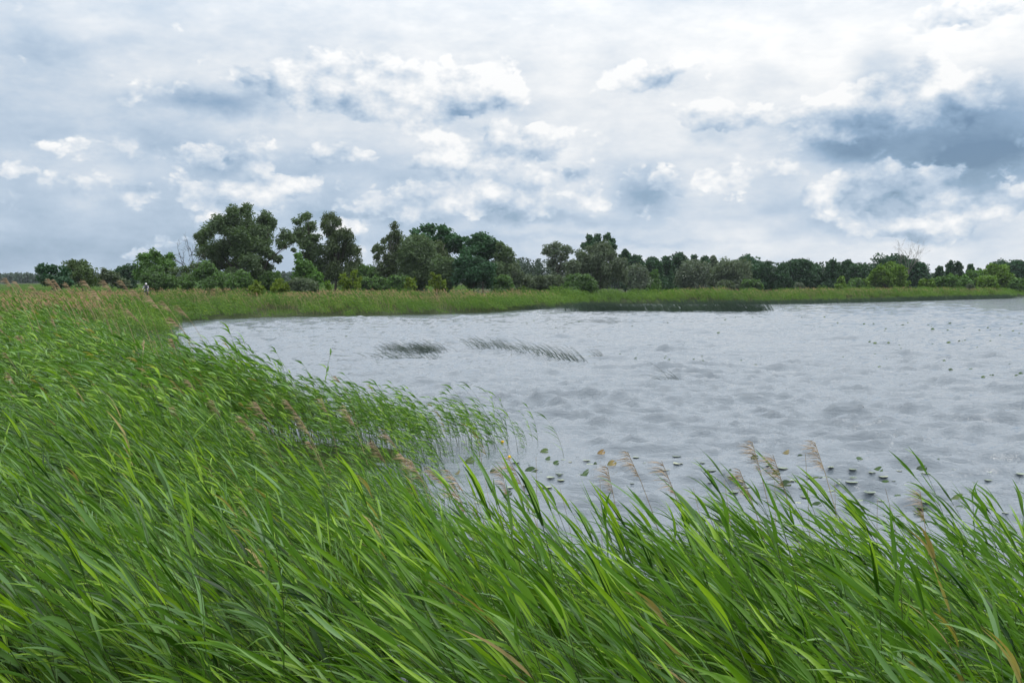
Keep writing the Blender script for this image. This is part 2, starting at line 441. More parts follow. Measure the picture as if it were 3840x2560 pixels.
def reed_parts(r, L=2.35, nleaf=9, seg=6, across=3, lw=1.0, lo=.30, a1=None, up=(-.10, .42), pull=(.7, 1.8), stiff=0):
    a1 = a1 if a1 is not None else r.uniform(.62, 1.05)
    pts, ds = stem_path(r, L, r.uniform(.04, .16), a1)
    stem = Buf(); stem.tube(pts, np.linspace(.0042, .0016, len(pts))*(1.0 if across == 3 else 1.6), 4, r.random())
    leaves = []
    for k in range(nleaf):
        s = lo+(1-lo-.01)*(k+.5+r.uniform(-.25, .25))/nleaf if k < nleaf-2 else (.965, .995)[k-nleaf+2]
        i = s*(len(pts)-1); j = min(int(i), len(pts)-2); q = pts[j]+(pts[j+1]-pts[j])*(i-j); sdir = ds[j]
        sidew = (1 if k % 2 else -1)*r.uniform(.1, .9)
        lat = np.array([-.75, sidew*.8, .25]); lat /= np.linalg.norm(lat)
        b = r.uniform(.3, .75) if k < nleaf-2 else r.uniform(.02, .22)
        d0 = sdir*math.cos(b)+lat*math.sin(b)
        wind = np.array([-1, r.normal(0, .30)+sidew*.16, r.uniform(*up)+(.35 if stiff and k > nleaf-4 else 0)])
        ln = r.uniform(.27, .48)*(1.0-.25*abs(s-.7)); ln *= 1.0 if k < nleaf-2 else .85
        B = Buf()
        ribbon(B, q, d0, wind, ln, r.uniform(.017, .030)*lw, r.random(), r, seg=seg, across=across, grav=r.uniform(.0, .45)*(.4 if stiff and k > nleaf-4 else 1), pull=r.uniform(*pull)*(.6 if stiff and k > nleaf-4 else 1))
        leaves.append(B)
    return stem, leaves

def merged(bufs):
    o = Buf()
    for b in bufs:
        for v, f, a in zip(b.v, b.f, b.a): o.v.append(v); o.f.append(f+o.n); o.a.append(a)
        o.n += b.n
    return o

def proto_collection(name, meshes):
    c = bpy.data.collections.new(name)
    for i, m_ in enumerate(meshes):
        o = bpy.data.objects.new('%s_%02d' % (name, i), m_); c.objects.link(o)
    return c
def scatter(name, pts, rot, scl, idx, coll, label, cat, group=None):
    m_ = bpy.data.meshes.new(name); n = len(pts)
    m_.vertices.add(n); m_.vertices.foreach_set('co', np.asarray(pts, np.float32).ravel())
    for k, a in (('rot', rot), ('scl', scl)):
        at_ = m_.attributes.new(k, 'FLOAT_VECTOR', 'POINT'); at_.data.foreach_set('vector', np.asarray(a, np.float32).ravel())
    at_ = m_.attributes.new('idx', 'INT', 'POINT'); at_.data.foreach_set('value', np.asarray(idx, np.int32))
    o = link(name, m_)
    ng = bpy.data.node_groups.new(name+'_nodes', 'GeometryNodeTree')
    ng.interface.new_socket('Geometry', in_out='INPUT', socket_type='NodeSocketGeometry')
    ng.interface.new_socket('Geometry', in_out='OUTPUT', socket_type='NodeSocketGeometry')
    N = ng.nodes; L = ng.links
    gi = N.new('NodeGroupInput'); go = N.new('NodeGroupOutput')
    ci = N.new('GeometryNodeCollectionInfo'); ci.inputs['Collection'].default_value = coll
    ci.inputs['Separate Children'].default_value = True; ci.inputs['Reset Children'].default_value = True
    ip = N.new('GeometryNodeInstanceOnPoints'); ip.inputs['Pick Instance'].default_value = True
    def na(nm, t):
        a = N.new('GeometryNodeInputNamedAttribute'); a.data_type = t; a.inputs[0].default_value = nm; return a.outputs[0]
    L.new(gi.outputs[0], ip.inputs['Points']); L.new(ci.outputs[0], ip.inputs['Instance'])
    L.new(na('idx', 'INT'), ip.inputs['Instance Index'])
    L.new(na('rot', 'FLOAT_VECTOR'), ip.inputs['Rotation']); L.new(na('scl', 'FLOAT_VECTOR'), ip.inputs['Scale'])
    L.new(ip.outputs[0], go.inputs[0])
    md = o.modifiers.new('scatter', 'NODES'); md.node_group = ng
    return tag(o, label, cat, group, 'stuff')

def canopy(x, y):
    """height of the reed tips above the water level"""
    s = shore(x, y); d = np.hypot(x, y)
    edge = .98+sm((13.5-y)/3.5)*(.35+.66*sm((x-.2)/3.0)); edge = np.where(d > 60, 1.25, edge)
    full = 2.33+.22*sm((6.5-d)/3.5)+.22*sm((d-45)/50)*sm((-x-22)/14)-.14*sm((d-60)/40)-.12*sm((d-140)/80)
    T = edge+(full-edge)*sm((s+.9)/np.where(y < 13, 4.5, 6.0))
    return T+(.22*wob(x, y, 3.0, 1)+.13*wob(x, y, .9, 2))*np.where(d > 60, .5, 1)+np.where(d > 60, .30*wob(x, y, 11, 12), 0)-.62*sm((-.24-wob(x*.8-y*.3, y*1.1, 2.5, 8))/.25)*np.where(d > 60, 0, 1)-np.where(d > 60, .55*sm((-.2-wob(x, y*.8, 5.5, 13))/.3), 0)

rp = np.random.default_rng(21)
def two_mat(stem, leaves, name, leafmat):
    lm = merged(leaves); a = merged([stem, lm]); me = a.mesh(name, M['stem']); me.materials.append(leafmat)
    mi = np.ones(len(me.polygons), np.int32); mi[:sum(len(f) for f in stem.f)] = 0
    me.polygons.foreach_set('material_index', mi); return me
near_protos = proto_collection('reedproto', [two_mat(*reed_parts(rp, nleaf=15, stiff=1, up=(-.2, .65), pull=(.5, 1.9), a1=rp.uniform(.5, 1.15)), 'reed', M['dry_leaf'] if q_ > 15 else M['reed']) for q_ in range(18)])
mid_protos = proto_collection('reedmid', [two_mat(*reed_parts(rp, nleaf=11, seg=4, across=2, lw=1.8, a1=rp.uniform(.75, 1.25), up=(-.3, .3)), 'reed', M['dry_leaf'] if q_ > 13 else M['reed']) for q_ in range(16)])
def tuft(r, n=13, plume=0, R_=.75):
    st, lv, pl = [], [], []
    for _ in range(n):
        s_, l_ = reed_parts(r, L=2.35*r.uniform(.86, 1.08), nleaf=6, seg=3, across=2, lw=2.8, lo=.42)
        ox, oy = r.uniform(-R_, R_, 2)
        for b in [s_]+l_:
            for v in b.v: v += np.array([ox, oy, 0])
        st.append(s_); lv += l_
    st = merged(st)
    me = two_mat(st, lv, 'tuft', M['reed_far']); return me
far_protos = proto_collection('reedtuft', [tuft(rp) for _ in range(8)])

def plume_parts(r, pts, ds, size=.26, n=46, wd=.004, mat=None):
    """a feathery panicle along the last stretch of a stalk, streaming down wind"""
    B = Buf(); tip = pts[-1]; L = np.linalg.norm(pts[-1]-pts[-2])
    for k in range(n):
        s = r.random()**.8; q = tip-ds[-1]*size*s
        w = np.array([-1, r.normal(0, .22), r.uniform(-.45, .25)])
        d0 = ds[-1]*.8+np.array([-.3, r.normal(0, .5), r.normal(0, .35)])
        ribbon(B, q, d0/np.linalg.norm(d0), w, size*r.uniform(.28, .62)*(.45+.8*math.sin(math.pi*min(1, s*1.02+.05))), wd*r.uniform(.6, 1.6), r.random(), r, seg=3, across=2, grav=r.uniform(0, .5), pull=2.6)
    return B
def plume_proto(r, wd=.006, n=34, mat='plume', L=2.75, sw=1.6):
    pts, ds = stem_path(r, L, .1, r.uniform(.45, .8))
    st = Buf(); st.tube(pts, np.linspace(.0038, .002, len(pts))*sw, 4, r.random())
    pl = plume_parts(r, pts, ds, r.uniform(.24, .32), n, wd)
    a = merged([st, pl]); me = a.mesh('plume', M['dry']); me.materials.append(M[mat])
    mi = np.ones(len(me.polygons), np.int32); mi[:len(st.f[0])] = 0; me.polygons.foreach_set('material_index', mi); return me
plume_mid = proto_collection('plumemid', [plume_proto(rp, .012) for _ in range(6)])
plume_far = proto_collection('plumefar', [plume_proto(rp, .035, 22, 'plume_far', sw=3) for _ in range(6)])

def top_of(coll):
    hs = []
    for o in coll.objects:
        co = np.empty(len(o.data.vertices)*3, np.float32); o.data.vertices.foreach_get('co', co); hs.append(np.percentile(co[2::3], 97))
    return float(np.mean(hs))
TOP = {c.name: top_of(c) for c in (near_protos, mid_protos, far_protos, plume_mid, plume_far)}
print(TOP)
def jitter_field(x0, x1, y0, y1, step, keep):
    nx_, ny_ = int((x1-x0)/step), int((y1-y0)/step)
    X, Y = np.meshgrid(np.linspace(x0, x1, nx_), np.linspace(y0, y1, ny_))
    X = X.ravel()+rng.uniform(-.5, .5, X.size)*step; Y = Y.ravel()+rng.uniform(-.5, .5, Y.size)*step
    k = keep(X, Y); return X[k], Y[k]
def infan(x, y, m=.60, pad=1.5): return (np.abs(x) < m*y+pad) & (y > 1.4)
def clumps(x, y, s):
    """nearest clump centre on a jittered grid, and four random numbers of that clump"""
    h = lambda i, j, k: np.modf(np.abs(np.sin(i*127.1+j*311.7+k*74.7)*43758.5453))[0]
    best = np.full(len(x), 1e9); out = [np.zeros(len(x)) for _ in range(6)]
    i0, j0 = np.floor(x/s), np.floor(y/s)
    for di in (-1, 0, 1):
        for dj in (-1, 0, 1):
            i, j = i0+di, j0+dj; cx, cy = (i+h(i, j, 1))*s, (j+h(i, j, 2))*s
            r2 = (x-cx)**2+(y-cy)**2; m_ = r2 < best; best = np.where(m_, r2, best)
            for k, a in enumerate((cx, cy, h(i, j, 3), h(i, j, 4), h(i, j, 5), h(i, j, 6))): out[k] = np.where(m_, a, out[k])
    return np.sqrt(best), out
def place(x, y, base_h, lo=.84, hi=1.07, tilt=.11, yaw=.48, lean_amp=.16, cs=None, dome=.30, pull=.38):
    cr = [np.full(len(x), .5)]*4; dz = 0
    if cs:                                       # reeds grow in tussocks: drawn together, domed, leaning alike
        rr_, (cx, cy, *cr) = clumps(x, y, cs)
        q_ = np.clip(rr_/(cs*.62), 0, 1.2); dz = (cr[0]-.5)*dome*1.25-dome*q_**2+dome*.22
        x = x+(cx-x)*pull; y = y+(cy-y)*pull
    g = gz(x, y); g = np.maximum(g, -.7)
    T = canopy(x, y)-g+dz
    s = T/base_h*rng.uniform(lo, hi, len(x))
    rot = np.stack([rng.normal(0, tilt, len(x)), rng.normal(0, tilt, len(x))-lean_amp*wob(x, y, 2.6, 5)-(cr[1]-.5)*.34, rng.normal(0, yaw, len(x))+(cr[2]-.5)*.7], 1)
    scl = np.stack([s*rng.uniform(.92, 1.1, len(x)), s*rng.uniform(.92, 1.1, len(x)), s], 1)
    return np.stack([x, y, g-.02], 1), rot, scl

def pick(n, k, dry):
    return np.where(rng.random(n) < dry, k+rng.integers(0, 2, n), rng.integers(0, k, n))
# --- the nearest, largest reeds: things of their own with a stem and leaves
cand = []
xs, ys = jitter_field(-4.2, 4.2, 2.5, 6.6, .27, lambda x, y: infan(x, y, .56, .25) & (y > 2.7))
o_ = np.argsort(ys+rng.uniform(0, 1.6, len(ys)))[:215]; xs, ys = xs[o_], ys[o_]
P, Rt, Sc = place(xs, ys, TOP['reedproto'], .95, 1.08, cs=.62)
protos = []
for k in range(9):
    r = np.random.default_rng(300+k); st, lv = reed_parts(r, nleaf=11, stiff=1, up=(-.1, .75), pull=(.4, 1.6), a1=r.uniform(.5, 1.1))
    protos.append((st.mesh('stem', M['stem']), [b.mesh('leaf', M['reed']) for b in lv]))
for k in range(len(P)):
    sm_, lms = protos[k % 9]
    o = empty('reed', P[k], 'tall green reed leaning left in the wind in the foreground reed bed', 'reed', 'foreground reeds bending in the wind')
    o.rotation_euler = Rt[k]; o.scale = Sc[k]
    link('stem', sm_, o)
    for lm in lms: link('leaf', lm, o)

# --- near reed bed (rest), down to about 45 m
def keep_near(x, y):
    s = shore(x, y); d = np.hypot(x, y)
    return infan(x, y) & (s > -.75) & (d > 2.2) & (d < 16.5) & (rng.random(len(x)) < np.where(s < .1, .6, 1)*np.where(wob(x*.8-y*.3, y*1.1, 2.5, 8) < -.34, .30, 1)) & ((y < 9.9) | (x < 1.2))
x, y = jitter_field(-11.5, 11.5, 1.5, 16.5, .122, keep_near)
P, Rt, Sc = place(x, y, TOP['reedproto'], cs=.62); k1 = len(P)
scatter('reed_bed', P, Rt, Sc, pick(len(P), 16, .007), near_protos, 'dense green reed bed bending left along the near shore', 'reeds')
def keep_mid(x, y):
    s = shore(x, y); d = np.hypot(x, y)
    return infan(x, y) & (s > -.5) & (d > 16.3) & (d < 50) & (x < 1.5) & (rng.random(len(x)) < np.where(s < .1, .45, np.where(s < 1.0, .8, 1))*np.where(wob(x*.8-y*.3, y*1.1, 2.5, 8) < -.34, .38, 1))
x, y = jitter_field(-31, 2, 14, 50, .205, keep_mid)
P, Rt, Sc = place(x, y, TOP['reedmid'], cs=.9, dome=.34, pull=.2)
scatter('middle_reed_bed', P, Rt, Sc, pick(len(P), 14, .015), mid_protos, 'windswept green reeds on the left bank running out to the water', 'reeds')
print('near', k1, 'mid', len(P))

# --- far reed bank round the bay
def tree_line(x, y):                        # distance at which the trees begin
    return 118+np.where(x > -25, (x+25)*.72, 0).clip(0, 125)
def keep_far(x, y):
    s = shore(x, y)
    return (np.abs(x) < .56*y+4) & (s > -.6) & (np.hypot(x, y) > 48) & (y < tree_line(x, y)+34) & ((y > 80) | (x < -10))
x, y = jitter_field(-90, 172, 40, 300, .95, keep_far)
s = shore(x, y); kk = (rng.random(len(x)) < np.where(s < 5, 1, .75)); x, y = x[kk], y[kk]
P, Rt, Sc = place(x, y, TOP['reedtuft'], .90, 1.06, tilt=.07, yaw=.35, cs=4.5, dome=.5, pull=.2)
scatter('far_reed_bank', P, Rt, Sc, rng.integers(0, 8, len(P)), far_protos, 'long green bank of reeds along the far shore of the bay', 'reeds')
print('far', len(P))
x, y = jitter_field(-240, -14, 135, 430, 2.3, lambda x, y: (np.abs(x) < .56*y+4) & (y > tree_line(x, y)+30))
P, Rt, Sc = place(x, y, TOP['reedtuft'], .6, .9, tilt=.07); Sc[:, :2] *= 1.8
scatter('far_meadow', P, Rt, Sc, rng.integers(0, 8, len(P)), far_protos, 'green meadow stretching to the distant wood at the far left', 'meadow grass')
# brown seed heads: in the left marsh and along the back of the far bank
def keep_pl(x, y):
    back = y-tree_line(x, y)
    pr_ = np.where((back > -14), .9, .03)
    pr_ = np.where((x < -.33*y-3) & (y > 44), .95*sm((y-44)/20)*sm((-x-.30*y-3)/6)+.02, pr_)
    return (np.abs(x) < .56*y+4) & (shore(x, y) > 2) & (y < tree_line(x, y)+10) & (rng.random(len(x)) < pr_) & (y > 44)
x, y = jitter_field(-90, 172, 44, 300, .72, keep_pl)
P, Rt, Sc = place(x, y, TOP['plumefar'], 1.04, 1.22, tilt=.08)
scatter('far_reed_plumes', P, Rt, Sc, rng.integers(0, 6, len(P)), plume_far, 'brown seed heads of old reeds standing above the far marsh', 'reed seed heads')

# ------------------------------------------------------------------ bulrushes standing in the lake
def rush_mesh(r, spots, h, wd, lean=(.7, 1.25)):
    B = Buf()
    for (bx, by, hh) in spots:
        L = h*hh; a1 = r.uniform(*lean); yy = r.normal(0, .15); a_s = r.uniform(.25, .75)*lean[0]; n = 6; p = np.array([bx, by, -.15]); pts = [p]
        for i in range(n):
            t = (i+.5)/n; a = a_s+(a1-a_s*.6)*t; p = p+np.array([-math.sin(a), yy, math.cos(a)])*L/n; pts.append(p)
        B.tube(np.array(pts), np.linspace(wd, wd*.35, n+1), 3, r.random())
    return B.mesh('rushes', M['rush'])
def rush(name, pts, width, n, h, wd, label, group=None, lean=(.7, 1.25)):
    r = np.random.default_rng(len(label)+n); pts = np.array(pts); spots = []
    for _ in range(n):
        t = r.random()*(len(pts)-1); i = int(t); q = pts[i]+(pts[min(i+1, len(pts)-1)]-pts[i])*(t-i)
        spots.append((q[0]+r.normal(0, width*.5), q[1]+r.normal(0, width), r.uniform(.55, 1.05)))
    o = link(name, rush_mesh(r, spots, h, wd, lean)); tag(o, label, 'bulrushes', group, 'stuff'); return o
g2 = lambda a, b: ground(a, b)[:2]
rush('bulrush_clump', [g2(1480, 1321), g2(1600, 1325), g2(1650, 1322)], .9, 260, 1.2, .012, 'dense dark clump of bent bulrushes in open water, left one', 'bulrush clumps', (.95, 1.45))
rush('bulrush_fringe', [g2(1400, 1349), g2(1520, 1347), g2(1660, 1345)], .35, 60, 1.1, .012, 'thin row of bent rushes just in front of the left clump', 'bulrush clumps', (1.0, 1.5))
rush('bulrush_clump', [g2(1790, 1312), g2(1850, 1315), g2(1960, 1322), g2(2060, 1340), g2(2150, 1362), g2(2200, 1368)], .5, 210, 1.35, .012, 'long straggling band of bent rushes in open water, right of the dense clump', 'bulrush clumps', (.8, 1.35))
rush('bulrush_clump', [g2(2250, 1350), g2(2275, 1352)], .25, 18, 1.0, .012, 'few short rushes at the right end of the long straggling band', 'bulrush clumps')
rush('bulrush_clump', [g2(2530, 1450), g2(2620, 1452)], .35, 14, 1.5, .010, 'sparse arching rushes alone in the middle of the lake', 'bulrush clumps', (.9, 1.4))
rush('bulrush_strip', [g2(2170, 1166), g2(2300, 1166), g2(2500, 1168), g2(2700, 1167), g2(2860, 1167)], 2.0, 2600, 1.55, .034, 'dark grey green tongue of bulrushes reaching out from the far bank', None, (.5, .95))
rush('bulrush_fringe', [g2(2500, 1140), g2(2900, 1142), g2(3200, 1135), g2(3400, 1130)], 1.6, 1900, 1.1, .040, 'dark rush fringe at the foot of the far green bank', None, (.4, .9))
rush('bulrush_fringe', [g2(3400, 1129), g2(3600, 1123), g2(3790, 1118)], 1.8, 1500, 1.2, .045, 'dark rush fringe at the right end of the far bank', None, (.4, .9))
rush('bulrush_fringe', [g2(1960, 1162), g2(2060, 1160), g2(2200, 1156)], 1.2, 300, 1.0, .030, 'thin dark rushes where the bank steps back behind the tongue', None, (.5, .9))

# ------------------------------------------------------------------ dry stalks with brown plumes: each one a thing
def stalk(tip, H, lean, label, plume=True, name='plume_reed', n=60, wd=.0042, rad=.0042, group='dry reed stalks with brown plumes', size=None, seed=0):
    r = np.random.default_rng(500+seed)
    tip = np.array(tip); base = np.array([tip[0]+lean, tip[1]+r.uniform(-.1, .1), tip[2]-H])
    o = empty(name, base, label, 'reed plume' if plume else 'reed stalk', group)
    t = np.linspace(0, 1, 10)
    rel = tip-base; mid = np.array([rel[0]*.12, rel[1]*.5, rel[2]*.62])
    pts = (2*t*(1-t))[:, None]*mid+(t**2)[:, None]*rel
    ds = np.gradient(pts, axis=0); ds /= np.linalg.norm(ds, axis=1, keepdims=True)
    B = Buf(); B.tube(pts, np.linspace(rad, rad*.5, 10), 5, r.random()); link('stem', B.mesh('stem', M['dry']), o)
    if plume:
        link('plume', plume_parts(r, pts, ds, size or r.uniform(.26, .36), n, wd).mesh('plume', M['plume']), o)
    return o
k = 0
for px, py, d, lean, lab in [
    (1905, 1712, 9.0, .62, 'two tiered drooping brown plume above the water left of the lone bare stalk'),
    (1877, 1752, 9.4, .30, 'short upright brown plume beside the two tiered plume, leftmost over water'),
    (2353, 1692, 8.6, .62, 'pale brown plume on a long arching stalk in the middle of the pads'),
    (2481, 1728, 8.4, .55, 'feathery plume on a slanting stalk second right of the lone middle plume'),
    (2278, 1752, 9.0, .28, 'small faded plume in front of a yellowish lily pad'),
    (2820, 1656, 8.2, .42, 'tallest dense plume of the tight group on the right'),
    (2898, 1704, 8.4, .48, 'ragged plume right behind the tallest one of the tight group'),
    (2773, 1761, 8.2, .55, 'low striped plume left of the tight group'),
    (3055, 1657, 8.3, .50, 'high nodding plume standing alone right of the tight group'),
    (3450, 1842, 7.9, .22, 'small dark plume standing alone near the right edge of the water')]:
    k += 1; t_ = at(px, py, d); stalk(t_, t_[2]+.4, lean, lab, seed=k, n=60, wd=.0045, rad=.0046, size=.24+.08*((k*37)%10)/10)
for px, py, d, lean in [(2010, 1713, 9.2, .03), (1800, 1700, 10, .25), (3130, 1810, 8, .06), (2905, 1800, 8.3, .05), (3290, 1870, 8, .02), (2715, 1800, 8.2, .2), (3020, 1700, 8.4, .12),
                        (1760, 1800, 9.5, .3), (1960, 1800, 9, .2), (2250, 1800, 8.7, .05), (2100, 1830, 9, .3), (1850, 1830, 9.5, .35), (1790, 1860, 9.3, .3), (2600, 1830, 8.5, .3), (3320, 1830, 8.2, .35)]:
    k += 1; t_ = at(px, py, d); stalk(t_, t_[2]+.4, lean, 'thin bare reed stalk rising over the lily pads behind the foreground reeds', plume=False, name='bare_stalk', rad=.0032, group='bare stalks at the water edge', seed=k)
for px, py, d, lab in [
    (700, 1418, 17.5, 'lone pale plume high up in the left reed bed'), (800, 1500, 15.5, 'plume below and right of the lone pale one'),
    (960, 1505, 15.5, 'leftmost bushy plume of the row by the left bank'), (1075, 1500, 15.5, 'broad tan plume in the row by the left bank'),
    (1205, 1488, 15.8, 'upright tan plume with water behind it'), (1290, 1520, 15, 'dark tipped plume above the edge reeds'),
    (1440, 1612, 14.2, 'curled plume hanging over the edge reeds'), (1500, 1700, 13, 'wispy plume low among the edge reeds'),
    (1540, 1720, 12.8, 'long combed plume just over the shallow water'), (1680, 1760, 12, 'reddish plume near the first lily pads'),
    (1610, 1752, 12.3, 'pale frayed plume next to the reddish one'), (1700, 1815, 11, 'bent plume lying over the near reeds'),
    (1120, 1560, 14.5, 'small plume half hidden in the reeds of the left bank'), (905, 1565, 14.5, 'faint plume sunk into the left reed bed'),
    (650, 1520, 15.5, 'faint brown plume farthest left in the middle of the bed'), (1400, 1655, 13.5, 'thin plume between the curled and the wispy ones')]:
    k += 1; t_ = at(px, py, d); stalk(t_, t_[2]-gz(t_[0], t_[1])*1.0, .35+.5*((k*53)%10)/10, lab, seed=k, n=48, wd=.0065, rad=.004, size=.26+.12*((k*37)%10)/10)
for j, (px, py, d, lab) in enumerate([
    (185, 1047, 34, 'dense brown plume at the left against the dark bush'), (205, 1050, 36, 'second brown plume close beside the dense left one'), (60, 1056, 38, 'brown plume near the left edge of the marsh'), (22, 1042, 30, 'large pale plume at the left edge of the picture'),
    (318, 1052, 34, 'plume on a straight stalk right of the dark bush'), (392, 1052, 30, 'tall curled plume left of the cyclist'), (455, 1050, 34, 'slender plume just left of the cyclist'),
    (560, 1110, 30, 'small plume below the cyclist'), (610, 1128, 31, 'arched plume above the bay head'), (668, 1146, 30, 'single plume at the corner of the bay'),
    (250, 1062, 36, 'hazy plume between the dense and the straight ones'), (120, 1070, 37, 'low plume in the brown left marsh'), (350, 1090, 33, 'short plume under the tall curled one'), (500, 1085, 36, 'faint plume under the cyclist'), (640, 1190, 29, 'half buried plume at the reed edge'), (480, 1160, 30, 'broken plume in the reeds left of the bay')]):
    k += 1; t_ = at(px, py, d); stalk(t_, t_[2]-.2, 1.2, lab, seed=k, n=60, wd=.012, rad=.0085, size=.48)
# paler plumes and dead stalks scattered through the left bed
x, y = jitter_field(-30, 0, 9, 46, .9, lambda x, y: infan(x, y) & (shore(x, y) > .8) & (rng.random(len(x)) < .05+.45*sm((y-28)/14)*sm((-x-.30*y)/3)))
P, Rt, Sc = place(x, y, TOP['plumemid'], 1.02, 1.16, tilt=.08)
scatter('old_reed_plumes', P, Rt, Sc, rng.integers(0, 6, len(P)), plume_mid, 'scattered brown plumes among the reeds of the left marsh', 'reed seed heads')

# ------------------------------------------------------------------ water lilies
m = new_mat('lily pad')
c = ramp(attr('lr')*.6+noise(geo(), 9, 4)*.5, [(.25, (.016, .042, .008)), (.6, (.032, .080, .012)), (.85, (.07, .11, .02))])
out_mat(principled(c, .42, .35, bump=noise(geo(), 40, 3), bstr=.2).outputs[0]); M['pad'] = m
m = new_mat('old lily pad')
c = ramp(attr('lr')*.4+noise(geo(), 12, 4)*.7, [(.3, (.10, .11, .02)), (.6, (.20, .13, .03)), (.85, (.11, .05, .02))])
out_mat(principled(c, .35, .5).outputs[0]); M['pad_old'] = m
m = new_mat('sunken pads')
c = ramp(attr('lr')*.5+noise(geo(), 5, 4)*.6, [(.3, (.16, .21, .13)), (.6, (.26, .32, .20)), (.85, (.40, .42, .28))])
out_mat(principled(c, .30, .5).outputs[0]); M['pad_pale'] = m
M['yellow_flower'] = flat_mat('yellow petals', (.75, .42, .01), (.85, .55, .02), rough=.5)
def pad_buf(B, c, rad, yaw, raise_, r, a=.5, fold=.0):
    """a notched oval leaf; raise_ tips its windward half out of the water about a hinge line"""
    n = 18; an = np.linspace(.22, 2*math.pi-.22, n)
    rr = rad*(1+.05*np.sin(an*3+r.uniform(0, 6)))
    px = np.concatenate([[-.12*rad], rr*np.cos(an)*1.15]); py = np.concatenate([[0], rr*np.sin(an)*.92])
    z = .012*rad*5*(px/rad)**2*r.uniform(0, 1)+0*px
    up = np.clip(px*math.cos(fold)+py*math.sin(fold)+.25*rad, 0, None)
    hinge = px*math.cos(fold)+py*math.sin(fold)+.25*rad
    k = np.where(hinge > 0, 1.0, 0.0)
    dx = up*(1-math.cos(raise_)); z = z+k*up*math.sin(raise_)+.01
    X = px-dx*math.cos(fold); Y = py-dx*math.sin(fold)
    v = np.stack([X*math.cos(yaw)-Y*math.sin(yaw), X*math.sin(yaw)+Y*math.cos(yaw), z], 1)+np.array(c)
    lo = v.copy(); lo[:, 2] -= .006
    N = n+1; f = []
    thin = a < 0; a = abs(a)
    for i in range(1, n): f += [[0, i, i+1, i+1], [N, N+i+1, N+i, N+i]]
    rim = list(range(N))
    f2 = [[rim[i], rim[(i+1) % N], N+rim[(i+1) % N], N+rim[i]] for i in range(N)]
    tri = np.array([[q[0], q[1], q[2]] for q in f]+[[q[0], q[3], q[2]] for q in f2]+[[q[0], q[2], q[1]] for q in f2])
    if thin: B.add(v, np.array([[0, i, i+1] for i in range(1, n)]), a)
    else: B.add(np.vstack([v, lo]), tri, a)
LP = [  # px, py, width px, raised (rad), old?, words
 (1763, 1745, 36, 1.0, 0, 'dark green lily pad on edge nearest the left reeds'), (2042, 1707, 30, .9, 0, 'raised green pad left of the lone reed sprig'),
 (2056, 1742, 22, 1.1, 0, 'small folded pad below the lone reed sprig'), (2086, 1762, 26, 1.2, 0, 'rounded upright pad right below the small folded one'),
 (2255, 1738, 28, 1.0, 1, 'browning pad tipped up at the middle of the lily bed'), (2232, 1776, 12, 1.4, 0, 'narrow pad standing edge on'),
 (1850, 1792, 24, 1.2, 0, 'twin pointed pad by the yellow flower bud'), (1865, 1796, 14, 1.2, 0, 'tiny pad beside the twin pointed one'),
 (1988, 1796, 46, 1.0, 0, 'broad pad crossed by a bare stalk'), (2196, 1809, 38, 1.0, 0, 'large clean green pad in the middle of the lily bed'),
 (2268, 1822, 12, 1.4, 0, 'thin upright pad right of the large clean one'), (2294, 1786, 34, .9, 1, 'yellowish brown pad behind a faded plume'),
 (1718, 1790, 24, .9, 1, 'ochre pad at the left reed edge'), (1905, 1880, 30, 1.0, 0, 'dark pad low behind the foreground leaves'),
 (2829, 1778, 28, 1.0, 0, 'lobed pad left of the tight plume group'), (2738, 1797, 10, 1.4, 0, 'tiny sail shaped pad in the open'),
 (2910, 1814, 36, 1.1, 0, 'dark curled pad behind the tallest plume'), (2945, 1878, 38, 1.0, 0, 'green pad at the foot of the tight plume group'),
 (2986, 1925, 30, .9, 1, 'yellow brown pad just behind the foreground reeds'), (3060, 1925, 40, 1.0, 0, 'wide green pad tucked behind the foreground reeds'),
 (2948, 1742, 26, .9, 1, 'brownish pad overlapped by the ragged plume'), (2999, 1757, 22, 1.2, 0, 'peaked pad beside a straight stalk'),
 (3058, 1838, 28, .8, 0, 'flat topped pad left of the nodding plume stalk'), (3200, 1788, 36, .9, 0, 'crinkled light green pad right of the nodding plume'),
 (3222, 1768, 24, .6, 0, 'dark flattened pad above the crinkled one'), (3290, 1808, 46, 1.1, 0, 'largest rounded pad in the open on the right'),
 (3456, 1791, 36, .8, 0, 'wedge shaped pad highest on the right'), (3516, 1780, 14, 1.0, 0, 'tiny dark pad near the wedge shaped one'),
 (3318, 1861, 26, 1.0, 0, 'ragged pad between the largest one and the small dark plume'), (3590, 1914, 46, .9, 0, 'umbrella shaped pad near the right edge'),
 (3365, 1894, 24, .3, 0, 'flat lying pad below the ragged one'), (3600, 1960, 34, .3, 0, 'flat pad under the umbrella shaped one')]
k = 0
def pad_obj(px, py, wpx, ra, old, lab, group='lily pads'):
    global k
    k += 1; r = np.random.default_rng(900+k); c_ = ground(px, py+2, .02); d = c_[1]; rad = wpx/FPX*d*.5
    B = Buf(); pad_buf(B, (0, 0, 0), rad, -math.pi/2*0+r.uniform(-.5, .5), ra, r, r.random(), fold=r.uniform(.6, 1.5))
    o = link('lily_pad', B.mesh('lily_pad', M['pad_old'] if old else M['pad'])); c_[2] = water_z(c_[0], c_[1])+(.025 if wpx > 20 else .004); o.location = c_; tag(o, lab, 'lily pad', group); return o
for row in LP: pad_obj(*row)
